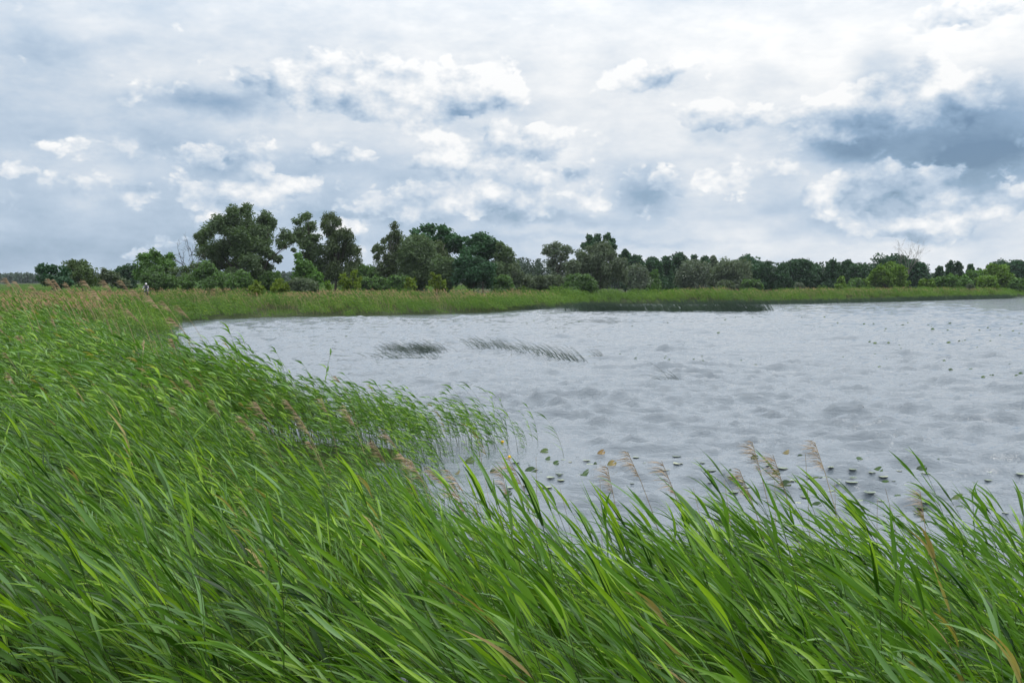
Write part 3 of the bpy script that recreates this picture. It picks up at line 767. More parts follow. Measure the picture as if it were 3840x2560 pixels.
z6 = [(175, 431, 20), (157, 420, 8), (186, 436, 7), (329, 427, 8), (380, 412, 8), (384, 435, 14), (325, 446, 6), (443, 426, 6), (543, 437, 13), (619, 429, 7), (706, 465, 22),
      (915, 437, 5), (849, 447, 6), (1035, 438, 8), (1243, 411, 7), (1118, 318, 12), (1150, 319, 12), (1168, 314, 10), (1182, 314, 8), (1214, 260, 16), (1405, 327, 12), (1439, 328, 18), (1352, 349, 10),
      (1521, 330, 14), (1588, 335, 8), (1597, 351, 8), (1789, 328, 16), (1890, 310, 18), (1954, 303, 12), (1975, 302, 8), (1990, 296, 7), (1438, 397, 10), (1507, 419, 6), (1355, 410, 5), (1427, 488, 16), (1467, 473, 18),
      (1557, 481, 16), (1806, 458, 24), (1800, 472, 20), (1862, 434, 14), (1900, 489, 22), (1876, 499, 14), (2024, 479, 20), (2264, 449, 14), (2100, 534, 20), (2144, 532, 8), (2159, 533, 12), (2208, 530, 20),
      (2303, 497, 18), (2306, 525, 22), (2330, 515, 20), (1792, 234, 18), (1897, 187, 16), (1607, 202, 18), (1570, 199, 8), (1372, 192, 12), (1429, 191, 12), (1466, 190, 8), (1505, 220, 12), (1499, 245, 5), (1855, 250, 9),
      (1765, 196, 10), (1785, 198, 8), (1783, 212, 8), (1884, 228, 10), (1985, 215, 8), (2015, 218, 6), (2056, 234, 7), (2078, 230, 10), (2130, 214, 10), (2144, 224, 8), (2205, 222, 8), (2283, 234, 14), (2332, 189, 16), (2204, 256, 8), (2322, 248, 6),
      (2297, 284, 8), (2145, 301, 8), (2065, 337, 8), (2128, 338, 8), (2182, 332, 6), (480, 255, 14), (520, 170, 8), (828, 174, 6), (1130, 151, 12), (948, 198, 6), (1099, 210, 7), (1178, 200, 5), (644, 211, 7), (525, 161, 5), (688, 149, 6), (583, 152, 5),
      (338, 637, 8), (1190, 475, 5), (1303, 485, 5), (1497, 152, 5), (1640, 187, 6), (990, 152, 5), (1210, 185, 5), (170, 184, 6), (270, 180, 5)]
for a, b, w_ in z6:
    far = b < 300
    lab = ('tiny dark lily pad far out on the lake near the far bank' if far else 'small green lily pad on the open water of the middle lake')
    pad_obj(2400+a/1.633, 1100+b/1.633, max(w_/1.633*1.15, 5.5), random.choice([.7, .9, 1.1]), 0, lab, 'lily pads far out' if far else 'lily pads on the open lake')
for a, b, w_ in [(185, 137, 12), (178, 142, 12), (335, 143, 5), (1247, 323, 9), (1299, 250, 9), (1748, 154, 8), (1830, 265, 12), (2035, 254, 10), (2063, 261, 12), (2140, 287, 18), (2155, 265, 8), (2338, 287, 6), (83, 14, 5), (945, 38, 5), (1405, 31, 6), (1450, 8, 5), (1757, 17, 8), (1783, 41, 7), (1720, 3, 5), (1600, 58, 5), (1912, 46, 5), (2118, 50, 6), (1545, 122, 5)]:
    pad_obj(1200+a/1.809, 1200+b/1.809, max(w_/1.809*1.15, 5.5), .9, 0, 'small dark lily pad on the water around the rush clumps', 'lily pads by the rush clumps')
# pale sunken and flat pads near the reeds: too many and too faint to count
B = Buf(); r = np.random.default_rng(77)
for _ in range(520):
    px = r.uniform(1740, 3840); py = 1745+abs(r.normal(0, 85)) if px < 2800 else 1800+abs(r.normal(0, 90))
    if r.random() < .25*(px > 3300): continue
    if wob(px/100., py/30., 2.2, 9) < -.15: continue
    c_ = ground(px, py, .0); c_[2] = water_z(c_[0], c_[1])-.022-.016*r.random()
    pad_buf(B, c_, r.uniform(.03, .10), r.uniform(0, 6), 0, r, -r.uniform(.01, 1))
tag(link('sunken_leaves', B.mesh('sunken_leaves', M['pad_pale'])), 'pale green half sunken lily leaves drifting by the reeds', 'floating leaves', kind='stuff')
# yellow lily flowers
def flower(px, py, lab):
    c_ = ground(px, py, .06); o = empty('lily_flower', (c_[0], c_[1], 0), lab, 'flower', 'yellow water lily flowers')
    B = Buf(); B.tube(np.array([[.02, 0, -.2], [.01, 0, 0], [0, 0, .06]]), .006, 5); link('stalk', B.mesh('stalk', M['stem']), o)
    B = Buf(); nseg = 8; prof = [(.004, .050), (.022, .056), (.034, .075), (.036, .10), (.026, .115), (.008, .108), (.001, .104)]
    an = np.arange(10)*2*math.pi/10
    v = np.array([[rr*(1+.12*math.cos(5*a))*math.cos(a), rr*(1+.12*math.cos(5*a))*math.sin(a), z] for rr, z in prof for a in an])
    f = [[i*10+j, i*10+(j+1) % 10, (i+1)*10+(j+1) % 10, (i+1)*10+j] for i in range(len(prof)-1) for j in range(10)]
    B.add(v, f); link('petals', B.mesh('petals', M['yellow_flower']), o)
for px, py, lab in [(1884, 1660, 'small yellow flower among the outermost reed sprigs'), (2080, 1742, 'yellow flower between two green pads under the lone sprig'), (1930, 1788, 'yellow flower just right of the twin pointed pad'),
                    (1993, 1838, 'bright yellow flower with a floating stalk near the crossed pad'), (1988, 1954, 'yellow flower showing right behind the foreground leaves'), (3245, 1928, 'yellow flower low behind the reeds on the right'),
                    (1910, 1717, 'faint yellow flower near the two tiered plume'), (2105, 1898, 'pale yellow flower low in the middle of the lily bed')]: flower(px, py, lab)

# sprigs of reed standing in the water beyond the edge
for j, (px, py, H_, lab) in enumerate([(1945, 1730, 1.35, 'single reed standing in water, outermost of the left bank'), (1905, 1700, 1.3, 'leafy reed in the water just inside the outermost one'),
                        (2120, 1758, .95, 'lone thin reed sprig leaning out of the open water'), (1860, 1722, 1.5, 'tall reed at the tip of the left bank'), (1840, 1690, 1.35, 'reed rising behind the tip of the left bank'),
                        (1800, 1740, 1.2, 'short reed in shallow water inside the tip')]):
    c_ = ground(px, py, -.1); r = np.random.default_rng(60+j); st, lv = reed_parts(r, L=H_+.3, nleaf=7, seg=5, lo=.3, a1=.75)
    o = empty('reed_sprig', c_, lab, 'reed', 'reeds standing out in the water'); link('stem', st.mesh('stem', M['stem']), o)
    for b in lv: link('leaf', b.mesh('leaf', M['reed']), o)

# ------------------------------------------------------------------ trees
def leaf_cloud(r, centers, radii, L, Wd, cover, wind, droop, flat=.8):
    """leaf sized quads filling small clumps; sized and counted so that sky shows at the rims"""
    n = np.maximum(6, (cover*.60*radii**2/(L*Wd)).astype(int)); idx = np.repeat(np.arange(len(centers)), n); N = len(idx)
    u = r.normal(size=(N, 3)); u /= np.linalg.norm(u, axis=1, keepdims=True)
    rad = r.random(N)**.42*1.08
    p = centers[idx]+u*np.array([1, 1, flat])*(radii[idx]*rad)[:, None]
    d = u*.5+r.normal(size=(N, 3))*.55+np.array([-wind, 0, -droop]); d /= np.linalg.norm(d, axis=1, keepdims=True)
    t = r.normal(size=(N, 3)); s = np.cross(d, t); s /= np.linalg.norm(s, axis=1, keepdims=True)
    l = L*r.uniform(.6, 1.35, N)[:, None]; w = Wd*r.uniform(.6, 1.3, N)[:, None]
    v = np.stack([p-d*l*.5, p+s*w*.5+d*l*.05, p+d*l*.5, p-s*w*.5+d*l*.05], 1).reshape(-1, 3)
    f = np.arange(N*4).reshape(N, 4)
    clump = r.random(len(centers))[idx]
    return v, f, np.repeat(np.clip(clump*.6+r.random(N)*.4, 0, 1), 4)
KIND = {  # material, leaf length & width (of 1 px at distance), wind, droop, cover, flatness
    'willow': ('willow', 3.4, 1.2, .8, .15, 15, .8), 'dome': ('grey_willow', 3.4, 1.0, .5, .9, 17, 1.0), 'silver': ('silver', 3.2, 1.1, .7, .3, 15, .9),
    'birch': ('birch', 3.2, 1.1, .5, .9, 9, 1.1), 'oak': ('oak', 2.6, 1.9, .5, .0, 17, .8), 'maple': ('maple', 3.6, 1.9, 1.3, -.3, 15, .75), 'alder': ('alder', 2.6, 1.8, .4, .0, 17, .8),
    'green': ('green', 2.8, 1.7, .7, .0, 15, .8), 'shrub': ('shrub', 2.8, 1.4, .7, .0, 15, .75), 'olive': ('olive', 3.0, 1.2, .7, .0, 13, .8),
    'bright': ('bright', 2.8, 1.8, .6, .0, 15, .85), 'yellow': ('yellow', 2.8, 1.6, .4, -.4, 9, 1.0), 'grey': ('grey_willow', 3.0, 1.1, .7, .0, 13, .8)}
tree_n = 0
def tree(name, label, cat, D, lobes, kind, base_px=None, group=None, trunk=True, depth=.5, bark='bark', cover=1.0, sub=1.0, extra_limbs=()):
    """lobes: (px, py, radius px) read off the photograph, stood at distance D with real depth"""
    global tree_n
    tree_n += 1; r = np.random.default_rng(4000+tree_n)
    mat, Lp, Wp, wind, droop, cov, flat = KIND[kind]; ppm = FPX/D; pix = D/1000.
    lob = np.array([(*at(px, py, D), rp_*1.16/ppm) for px, py, rp_ in lobes])
    wid = lob[:, 0].max()-lob[:, 0].min()+lob[:, 3].mean()
    off = r.uniform(-.5, .5, len(lob))*wid*depth
    lob[:, 0] *= 1+off/D; lob[:, 2] = EYE[2]+(lob[:, 2]-EYE[2])*(1+off/D); lob[:, 1] += off
    bx = at(base_px, 1080, D)[0] if base_px else lob[:, 0].mean()
    g = float(gz(np.array([bx]), np.array([float(D)]))[0]); base = np.array([bx, D, g-.15])
    o = empty(name, base, label, cat, group)
    C, Rr = [], []
    for x_, y_, z_, q in lob:
        nsub = max(6, int(17*sub)); u = r.normal(size=(nsub, 3)); u /= np.linalg.norm(u, axis=1, keepdims=True)
        rr_ = r.uniform(.15, .80, nsub)
        C.append(np.array([x_, y_, z_])+u*np.array([1, 1, .9])*(q*rr_)[:, None]); Rr.append(q*r.uniform(.36, .62, nsub))
    C = np.concatenate(C); Rr = np.concatenate(Rr)
    ok = C[:, 2]-Rr*.6 > g; C, Rr = C[ok], Rr[ok]
    v, f, a = leaf_cloud(r, C-base, Rr, Lp*pix, Wp*pix, cov*cover, wind, droop, flat)
    link('crown', mesh('crown', v, f, M[mat], False, {'lr': a}), o)
    if trunk:
        B = Buf(); H_ = lob[:, 2].max()-base[2]; tr = max(.04, H_*.017)*(1 if cat == 'tree' else .55)
        top = np.array([lob[:, 0].mean()-base[0], lob[:, 1].mean()-base[1], H_*.72])
        ts = np.linspace(0, 1, 7); bend = r.normal(0, H_*.02, 3)*np.array([1, 1, 0])
        tp = ts[:, None]*top+np.sin(ts*3.1)[:, None]*bend
        B.tube(tp, tr*(1-.8*ts), 7)
        order = r.permutation(len(C))[:18 if cat == 'tree' else 8]
        for j in list(range(len(lob)))[:14]+[]:
            order = np.append(order, -1-j)
        for q in order:
            e = (C[q]-base) if q >= 0 else lob[-1-q, :3]-base
            s0 = np.clip(e[2]/H_*.75-.12, .08, .8)*1.0/.9; s0 = min(s0, .9)
            st = np.array([np.interp(s0, ts, tp[:, i_]) for i_ in range(3)])
            if st[2] > e[2]+H_*.2: continue
            t4 = np.linspace(0, 1, 5)[:, None]; midp = (st+e)/2+np.array([0, 0, -.06*H_])
            pth = (1-t4)**2*st+2*t4*(1-t4)*midp+t4**2*e
            B.tube(pth, tr*(.42 if q < 0 else .2)*(1-.75*t4[:, 0]), 5)
        for seg_ in extra_limbs:
            pth = np.array([at(a_, b_, D)-base for a_, b_ in seg_]); B.tube(pth, np.linspace(tr*.9, tr*.2, len(pth)), 6)
        link('trunk', B.mesh('trunk', M[bark]), o)
    return o
def auto(cx, top, w, bot=1078, shape='round', n=None, seed=0):
    """lobes for a plain crown: envelope sampled by height"""
    r = np.random.default_rng(int(cx)*7+seed); H_ = bot-top; n = n or max(5, int(3.2*H_/w*3)); out = []
    for i_ in range(n):
        h = (i_+.5)/n
        prof = {'round': math.sqrt(max(.05, 1-(2*h*.92-1.0)**2*.9)), 'dome': math.sqrt(max(.03, 1-h**2.2)), 'cone': (1-h)**.75*.95+.08, 'column': .95*math.sqrt(max(.05, 1-abs(2*h-1)**3)), 'mound': math.sqrt(max(.03, 1-h**1.7))}[shape]
        rl = min(w*.33, H_*.34)*(.6+.6*prof)*r.uniform(.85, 1.15); m_ = max(1, int(round(prof*w/(rl*1.5))))
        for j in range(m_):
            off = 0 if m_ == 1 else (j/(m_-1)-.5)*2
            out.append((cx+off*max(0, prof*w/2-rl*.7)+r.normal(0, w*.03), bot-h*H_*(1-0)+(rl*.5 if h > .8 else 0), rl))
    ty = min(o[1]-o[2] for o in out); sc = (bot-top)/(bot-ty)
    return [(a, bot-(bot-b)*sc, c) for a, b, c in out]

# -- left group
tree('bush', 'dark leafy bush at the far left behind the brown plumes', 'bush', 122, [(160, 1015, 24), (200, 1012, 26), (235, 1030, 28), (180, 1045, 30), (225, 1058, 26), (145, 1008, 14), (255, 1058, 18)], 'oak', group='bushes at the foot of the trees')
tree('willow_shrub', 'rounded grey green willow shrub right of the dark bush', 'bush', 132, [(270, 995, 26), (300, 1000, 30), (335, 1015, 26), (290, 1035, 36), (335, 1050, 30), (255, 1025, 26), (360, 1052, 20)], 'olive')
tree('willow_shrub', 'low grey green shrub left of the cyclist', 'bush', 135, [(395, 1020, 18), (420, 1030, 20), (390, 1048, 28), (440, 1056, 24), (470, 1062, 18)], 'grey')
tree('tree', 'dark blue tree in the distance left of the leafy green tree', 'tree', 205, auto(475, 992, 70), 'alder')
tree('tree', 'leafy green tree behind and above the cyclist', 'tree', 150, [(545, 965, 30), (580, 958, 24), (605, 975, 28), (640, 965, 20), (550, 1000, 36), (600, 1010, 38), (640, 995, 24), (528, 1030, 28), (570, 1045, 32)], 'green')
tree('bush', 'round mid green bush right behind the cyclist', 'bush', 128, [(550, 1045, 28), (590, 1020, 30), (600, 1055, 34), (640, 1060, 32), (570, 1070, 26)], 'shrub')
tree('thicket', 'brownish thicket of twigs under the dead tree', 'bush', 139, [(650, 1020, 24), (690, 1010, 26), (730, 1000, 24), (700, 1045, 34), (745, 1030, 30), (660, 1050, 26)], 'olive', cover=.55)
tree('bush', 'tall mid green bush in front of the big willow, left', 'bush', 129, [(785, 1010, 32), (750, 1040, 36), (810, 1045, 38), (700, 1062, 30), (850, 1065, 34), (780, 1075, 34), (765, 1000, 18)], 'shrub')
tree('bush', 'broad mid green bush in front of the big willow, right', 'bush', 127, [(885, 1040, 28), (920, 1048, 28), (870, 1070, 30), (930, 1072, 28), (955, 1070, 20), (905, 1022, 14)], 'shrub')
tree('willow', 'biggest round crowned willow with a long limb reaching right', 'tree', 152,
     [(880, 800, 34), (922, 790, 28), (992, 815, 30), (1012, 840, 30), (815, 835, 38), (782, 872, 36), (860, 855, 48), (930, 850, 48), (982, 880, 44), (758, 905, 30), (785, 945, 42), (848, 925, 52), (920, 925, 52), (985, 935, 38),
      (1018, 960, 26), (820, 985, 40), (885, 995, 44), (940, 990, 40), (965, 1030, 30), (897, 880, 40), (905, 950, 46), (1000, 1000, 30), (975, 990, 36), (955, 900, 40), (1072, 888, 28), (1058, 915, 24), (1095, 900, 20), (745, 885, 16), (1100, 940, 10), (870, 1040, 36), (1040, 975, 18), (930, 1050, 30)], 'willow', base_px=905, depth=.6,
     extra_limbs=[[(930, 1060), (985, 1020), (1005, 980), (1045, 945), (1085, 915)], [(960, 1010), (985, 950), (1000, 900), (1010, 860)], [(900, 1050), (860, 990), (820, 940), (790, 900)]])
tree('bush', 'dark low bush right of the big willow trunk', 'bush', 150, auto(1010, 1015, 110, shape='mound'), 'shrub')
tree('willow_shrub', 'grey green low shrub behind the second yellow bush', 'bush', 138, auto(1130, 1042, 120, 1085, 'mound'), 'grey')
tree('poplar', 'light green young tree in front of the twin willow', 'tree', 143, [(1118, 962, 18), (1128, 985, 22), (1145, 1000, 28), (1125, 1015, 28), (1165, 1015, 26), (1190, 1035, 24), (1140, 1045, 34), (1180, 1060, 28), (1120, 1055, 28)], 'green')
tree('tall_tree', 'left half of the tall twin topped tree, airy and dark', 'tree', 160,
     [(1150, 815, 24), (1118, 832, 18), (1165, 850, 28), (1130, 870, 28), (1175, 895, 30), (1145, 915, 30), (1185, 940, 34), (1115, 895, 16), (1160, 960, 32), (1200, 990, 34), (1180, 1030, 34)], 'willow', base_px=1195)
tree('tall_tree', 'right half of the tall twin topped tree, widest at its foot', 'tree', 158,
     [(1235, 818, 24), (1262, 835, 20), (1218, 842, 18), (1240, 870, 30), (1275, 880, 26), (1250, 915, 34), (1305, 885, 22), (1300, 925, 30), (1330, 945, 26), (1285, 960, 36), (1340, 980, 18), (1240, 965, 34), (1320, 1000, 30), (1265, 1015, 38), (1225, 1040, 34), (1300, 1045, 32)], 'birch', base_px=1250, cover=1.5)
tree('bush', 'dark bush between the twin topped tree and the birch', 'bush', 166, auto(1370, 988, 150, shape='mound'), 'shrub')
# -- middle group
tree('birch', 'tall drooping birch with a narrow brownish top', 'tree', 168,
     [(1478, 850, 17), (1485, 875, 22), (1465, 895, 22), (1498, 900, 22), (1440, 905, 14), (1412, 928, 16), (1435, 935, 20), (1475, 930, 28), (1505, 940, 22), (1415, 960, 18), (1450, 970, 28), (1490, 975, 28), (1435, 1005, 30), (1475, 1015, 32), (1440, 1045, 30), (1400, 940, 10)], 'birch', base_px=1462, bark='pale_bark', cover=1.15)
tree('maple', 'windblown dark green tree with spiky top behind the birch', 'tree', 186,
     [(1555, 875, 20), (1590, 860, 22), (1620, 860, 24), (1655, 870, 26), (1690, 885, 24), (1720, 900, 22), (1600, 895, 32), (1650, 905, 32), (1700, 925, 34), (1590, 940, 36), (1650, 950, 40), (1730, 930, 24), (1545, 900, 20), (1610, 1000, 40), (1680, 1000, 40)], 'maple')
tree('willow', 'dull green column like willow right beside the birch', 'tree', 164, auto(1562, 872, 110, 1080, 'column', 11), 'willow', cover=1.1)
tree('grey_tree', 'grey green tree with a pale forked trunk', 'tree', 170, [(1610, 918, 22), (1645, 925, 24), (1625, 955, 30), (1660, 960, 24), (1640, 995, 28)], 'birch', bark='pale_bark', extra_limbs=[[(1640, 1060), (1642, 1000), (1630, 950), (1618, 905)], [(1642, 1000), (1660, 950), (1668, 915)]])
tree('willow', 'small olive tree low in front of the pale forked trunk', 'tree', 160, auto(1668, 965, 84, 1078, 'round'), 'willow')
tree('oak', 'dark blue green oak with a bumpy low crown', 'tree', 158, [(1720, 985, 26), (1750, 975, 26), (1785, 990, 28), (1740, 1015, 32), (1790, 1020, 34), (1830, 1005, 28), (1725, 1045, 30), (1775, 1055, 34), (1830, 1050, 30)], 'oak')
tree('broad_tree', 'broad dark tree with a rounded high crown in the middle', 'tree', 182, [(1790, 890, 24), (1820, 893, 26), (1765, 905, 24), (1850, 915, 24), (1790, 930, 36), (1840, 945, 34), (1755, 945, 28), (1880, 925, 18), (1810, 970, 36)], 'maple')
tree('broad_tree', 'olive topped tree on the right shoulder of the broad dark one', 'tree', 178, [(1880, 925, 20), (1905, 940, 20), (1920, 960, 14), (1880, 965, 30), (1915, 990, 26), (1870, 1000, 32), (1930, 1010, 24), (1900, 1035, 30)], 'willow')
tree('willow_shrub', 'dull sloping shrub right of the olive topped tree', 'bush', 172, [(1935, 1010, 20), (1950, 1030, 24), (1975, 1048, 24), (1930, 1050, 26)], 'grey')
tree('bush', 'rounded green bush under the olive topped tree', 'bush', 165, auto(1885, 1030, 85, 1085, 'mound'), 'shrub')
tree('bush', 'low bright green bush between birch and twin topped tree', 'bush', 160, auto(1400, 1035, 120, 1085, 'mound'), 'shrub')
tree('bush', 'low green bush at the foot of the birch', 'bush', 158, auto(1500, 1030, 100, 1085, 'mound'), 'shrub')
tree('willow_shrub', 'wide pale willow shrub in the gap of the tree line', 'bush', 178, auto(2045, 1030, 185, 1085, 'mound'), 'grey')
tree('willow_shrub', 'green shrub in front of the big dome willow', 'bush', 176, auto(2175, 1025, 120, 1085, 'mound'), 'shrub')
tree('willow', 'small open crowned willow with light showing through', 'tree', 205, [(2060, 930, 20), (2090, 925, 22), (2120, 930, 20), (2045, 945, 14), (2140, 940, 14), (2080, 950, 24), (2110, 960, 22), (2070, 990, 26), (2110, 1000, 26), (2090, 1035, 30)], 'silver', cover=.8)
tree('tall_tree', 'dark ragged tree rising behind the dome willow', 'tree', 225, [(2210, 895, 16), (2240, 895, 18), (2275, 888, 16), (2290, 905, 16), (2305, 925, 12), (2200, 920, 20), (2240, 920, 24), (2280, 930, 22)], 'alder')
tree('willow', 'large dome shaped grey green willow', 'tree', 196, [(2225, 940, 26), (2262, 935, 28), (2185, 965, 28), (2295, 960, 28), (2240, 975, 38), (2160, 995, 26), (2320, 990, 26), (2200, 1010, 38), (2280, 1010, 40), (2150, 1030, 26), (2330, 1030, 26), (2240, 1050, 40)], 'dome')
# -- right wood
def at2(lst):
    for nm, lab, cat, D, cx, top, w_, shape, kind in lst:
        tree(nm, lab, cat, D, auto(cx, top, w_, 1082, shape), kind)
at2([('alder', 'slim dark alder right behind the dome willow', 'tree', 245, 2345, 933, 44, 'column', 'alder'), ('alder', 'lower dark alder next to the slim one', 'tree', 245, 2384, 952, 52, 'round', 'alder'),
     ('willow', 'silvery rounded young willow by the slim alders', 'tree', 225, 2385, 994, 78, 'round', 'silver'), ('alder', 'dark alder with a layered crown left of the wood', 'tree', 250, 2452, 962, 84, 'cone', 'alder'),
     ('alder', 'dark narrow alder in the gap by the first silver tree', 'tree', 256, 2500, 955, 56, 'cone', 'alder'), ('alder', 'tall alder peaking over the left end of the wood', 'tree', 262, 2550, 942, 54, 'column', 'alder'),
     ('young_tree', 'small dark pointed tree in front of the layered alder', 'tree', 238, 2455, 1010, 44, 'cone', 'green'), ('willow', 'silver green round tree at the front of the wood', 'tree', 236, 2595, 982, 98, 'round', 'silver'),
     ('alder', 'pointed dark alder above the silver green tree', 'tree', 266, 2603, 954, 40, 'cone', 'alder'), ('alder', 'dark spire shaped alder right of the silver green tree', 'tree', 252, 2646, 957, 56, 'cone', 'alder'),
     ('birch', 'grey green narrow top beside the spire alder', 'tree', 272, 2674, 956, 34, 'column', 'dome'), ('willow', 'broad grey green willow in the left part of the wood', 'tree', 246, 2742, 976, 130, 'dome', 'dome'),
     ('alder', 'bluish dark tree behind the broad grey green willow', 'tree', 285, 2800, 957, 90, 'round', 'oak'), ('alder', 'rounded dark tree right of the broad willow', 'tree', 256, 2818, 990, 60, 'round', 'alder'),
     ('alder', 'layered dark alder, first of the long dark row', 'tree', 252, 2873, 979, 78, 'cone', 'alder'), ('alder', 'wide based dark alder, second of the long dark row', 'tree', 250, 2935, 985, 72, 'cone', 'alder'),
     ('alder', 'dark full alder at the middle of the long row', 'tree', 254, 3005, 968, 86, 'column', 'alder'), ('alder', 'shaded alder just right of the full one', 'tree', 258, 3060, 985, 60, 'cone', 'alder'),
     ('alder', 'tall dark alder left of the small bright shrub', 'tree', 254, 3122, 971, 78, 'cone', 'alder'), ('alder', 'dark alder right above the small bright shrub', 'tree', 260, 3178, 972, 54, 'column', 'alder'),
     ('alder', 'greener alder before the bright round tree', 'tree', 254, 3222, 991, 70, 'round', 'alder'), ('shrub', 'small bright green pointed shrub on the meadow edge', 'bush', 232, 3155, 1036, 36, 'cone', 'bright'),
     ('bush', 'dull green bush right of the small bright shrub', 'bush', 236, 3212, 1040, 60, 'mound', 'shrub'), ('bush', 'low pale bush at the foot of the broad willow', 'bush', 232, 2820, 1045, 80, 'mound', 'shrub'),
     ('bush', 'low green bush left of the broad willow', 'bush', 232, 2720, 1050, 70, 'mound', 'grey'), ('tree', 'dark domed tree behind the bright round tree', 'tree', 290, 3345, 958, 110, 'round', 'oak'),
     ('tree', 'dark tree with a steep right edge by the bright one', 'tree', 270, 3430, 972, 80, 'column', 'oak'),
     ('conifer', 'dark pointed tree, left one of the group past the gap', 'tree', 280, 3525, 994, 54, 'cone', 'alder'), ('conifer', 'dark pointed tree, tallest one past the gap', 'tree', 284, 3565, 976, 46, 'cone', 'alder'),
     ('conifer', 'dark pointed tree close right of the tallest past the gap', 'tree', 282, 3595, 978, 46, 'cone', 'alder'), ('conifer', 'dark pointed tree standing apart before the right bright tree', 'tree', 284, 3638, 989, 44, 'cone', 'alder'),
     ('bush', 'light green bush at the gap in the wood', 'bush', 248, 3478, 1046, 64, 'mound', 'bright'), ('bush', 'green bush second past the gap', 'bush', 250, 3522, 1036, 70, 'mound', 'green'),
     ('bush', 'rounded light green bush third past the gap', 'bush', 248, 3572, 1028, 54, 'round', 'green'), ('bush', 'green bush below the tree standing apart', 'bush', 250, 3617, 1033, 52, 'mound', 'green'),
     ('tree', 'mid green tree left of the right bright tree', 'tree', 258, 3662, 1013, 72, 'round', 'green'), ('tree', 'bright green bush like tree low in front at the right', 'bush', 244, 3700, 1035, 70, 'round', 'bright'),
     ('tree', 'dark tree behind the right bright tree, left one', 'tree', 290, 3745, 974, 70, 'round', 'oak'), ('tree', 'dark tree at the right edge of the picture', 'tree', 286, 3810, 976, 96, 'round', 'oak'),
     ('bush', 'light green bush low at the right edge', 'bush', 242, 3822, 1043, 64, 'mound', 'green'), ('bush', 'tiny pale bush on the meadow below the green bushes', 'bush', 228, 3638, 1066, 24, 'mound', 'silver'), ('bush', 'small pale bush before the dark row', 'bush', 230, 2998, 1060, 34, 'mound', 'silver')])
tree('tree', 'bright green broad tree standing out in front of the wood', 'tree', 238, [(3300, 1010, 22), (3340, 1002, 24), (3375, 1010, 24), (3285, 1035, 26), (3330, 1035, 30), (3378, 1040, 28), (3268, 1058, 22), (3320, 1062, 28), (3375, 1065, 28), (3245, 1062, 14)], 'bright')
tree('tree', 'bright green leaning round tree near the right edge', 'tree', 250, [(3725, 1005, 22), (3760, 1005, 24), (3715, 1035, 26), (3755, 1035, 30), (3785, 1045, 24), (3740, 1060, 28), (3780, 1065, 24)], 'bright')
# -- yellow green bushes
tree('yellow_bush', 'small yellow green bush left, next to the brighter one', 'bush', 120, [(962, 1068, 14), (948, 1082, 14), (975, 1082, 15), (965, 1095, 16)], 'yellow', group='yellow green bushes')
tree('yellow_bush', 'bright yellow green rounded bush near the bay corner', 'bush', 122, [(1048, 1055, 14), (1035, 1070, 16), (1062, 1070, 16), (1050, 1085, 18), (1075, 1082, 12), (1028, 1084, 12)], 'yellow', group='yellow green bushes')
tree('yellow_bush', 'yellow green forked bush under the twin topped tree', 'bush', 134, [(1330, 1020, 10), (1328, 1035, 12), (1290, 1040, 14), (1345, 1050, 14), (1310, 1058, 18), (1280, 1060, 13), (1340, 1070, 16), (1300, 1078, 14)], 'yellow', group='yellow green bushes')
tree('yellow_bush', 'small yellow green bush between birch and maple', 'bush', 138, [(1530, 1050, 10), (1545, 1060, 13), (1525, 1070, 13), (1550, 1075, 13)], 'yellow', group='yellow green bushes')
tree('yellow_bush', 'vivid yellow green shoot like bush in front of the maple', 'bush', 138, [(1622, 1028, 8), (1628, 1042, 12), (1645, 1040, 9), (1640, 1058, 16), (1620, 1062, 14), (1662, 1062, 13), (1640, 1078, 16), (1665, 1078, 12)], 'yellow', group='yellow green bushes')
tree('yellow_bush', 'tiny green yellow bush left of the forked one', 'bush', 134, [(1228, 1065, 11), (1235, 1078, 12)], 'bright', group='yellow green bushes')

# -- bare dead trees
def dead(name, label, D, bpx, bpy_, tops, mat='bark', rad=.07, seed=0):
    r = np.random.default_rng(50+seed); base = at(bpx, bpy_, D); o = empty(name, base, label, 'tree'); B = Buf()
    def grow(p, q, rd, lvl):
        t = np.linspace(0, 1, 5)[:, None]; L = np.linalg.norm(q-p); pth = p+(q-p)*t+np.sin(t*3.1)*r.normal(0, L*.07, 3)
        B.tube(pth, np.linspace(rd, rd*.45, 5), 4)
        if lvl:
            for _ in range(4):
                s = r.uniform(.35, .95); a = pth[0]+(pth[-1]-pth[0])*s; dv = (q-p)*r.uniform(.3, .5)+r.normal(0, L*.2, 3); grow(a, a+dv, rd*.5, lvl-1)
    for tx, ty in tops: grow(np.zeros(3), at(tx, ty, D+r.uniform(-1, 1))-base, rad, 3)
    link('branches', B.mesh('branches', M[mat]), o); return o
dead('dead_tree', 'bare curved dead tree between the green tree and the big willow', 140, 705, 1030, [(672, 945), (712, 928), (690, 985)], rad=.06)
dead('dead_tree', 'small bare tree in the gap right of the big willow', 165, 1000, 1040, [(1005, 995), (1022, 1000), (995, 1005)], rad=.05, seed=1)
dead('dead_tree', 'pale bare dead tree towering over the right wood', 262, 3405, 1030, [(3385, 945), (3410, 940), (3428, 952), (3370, 972), (3440, 965)], 'pale_bark', .07, 2)
dead('dead_tree', 'bare twigs poking up among the thicket', 137, 735, 1050, [(725, 968), (742, 985), (760, 975)], rad=.04, seed=3)

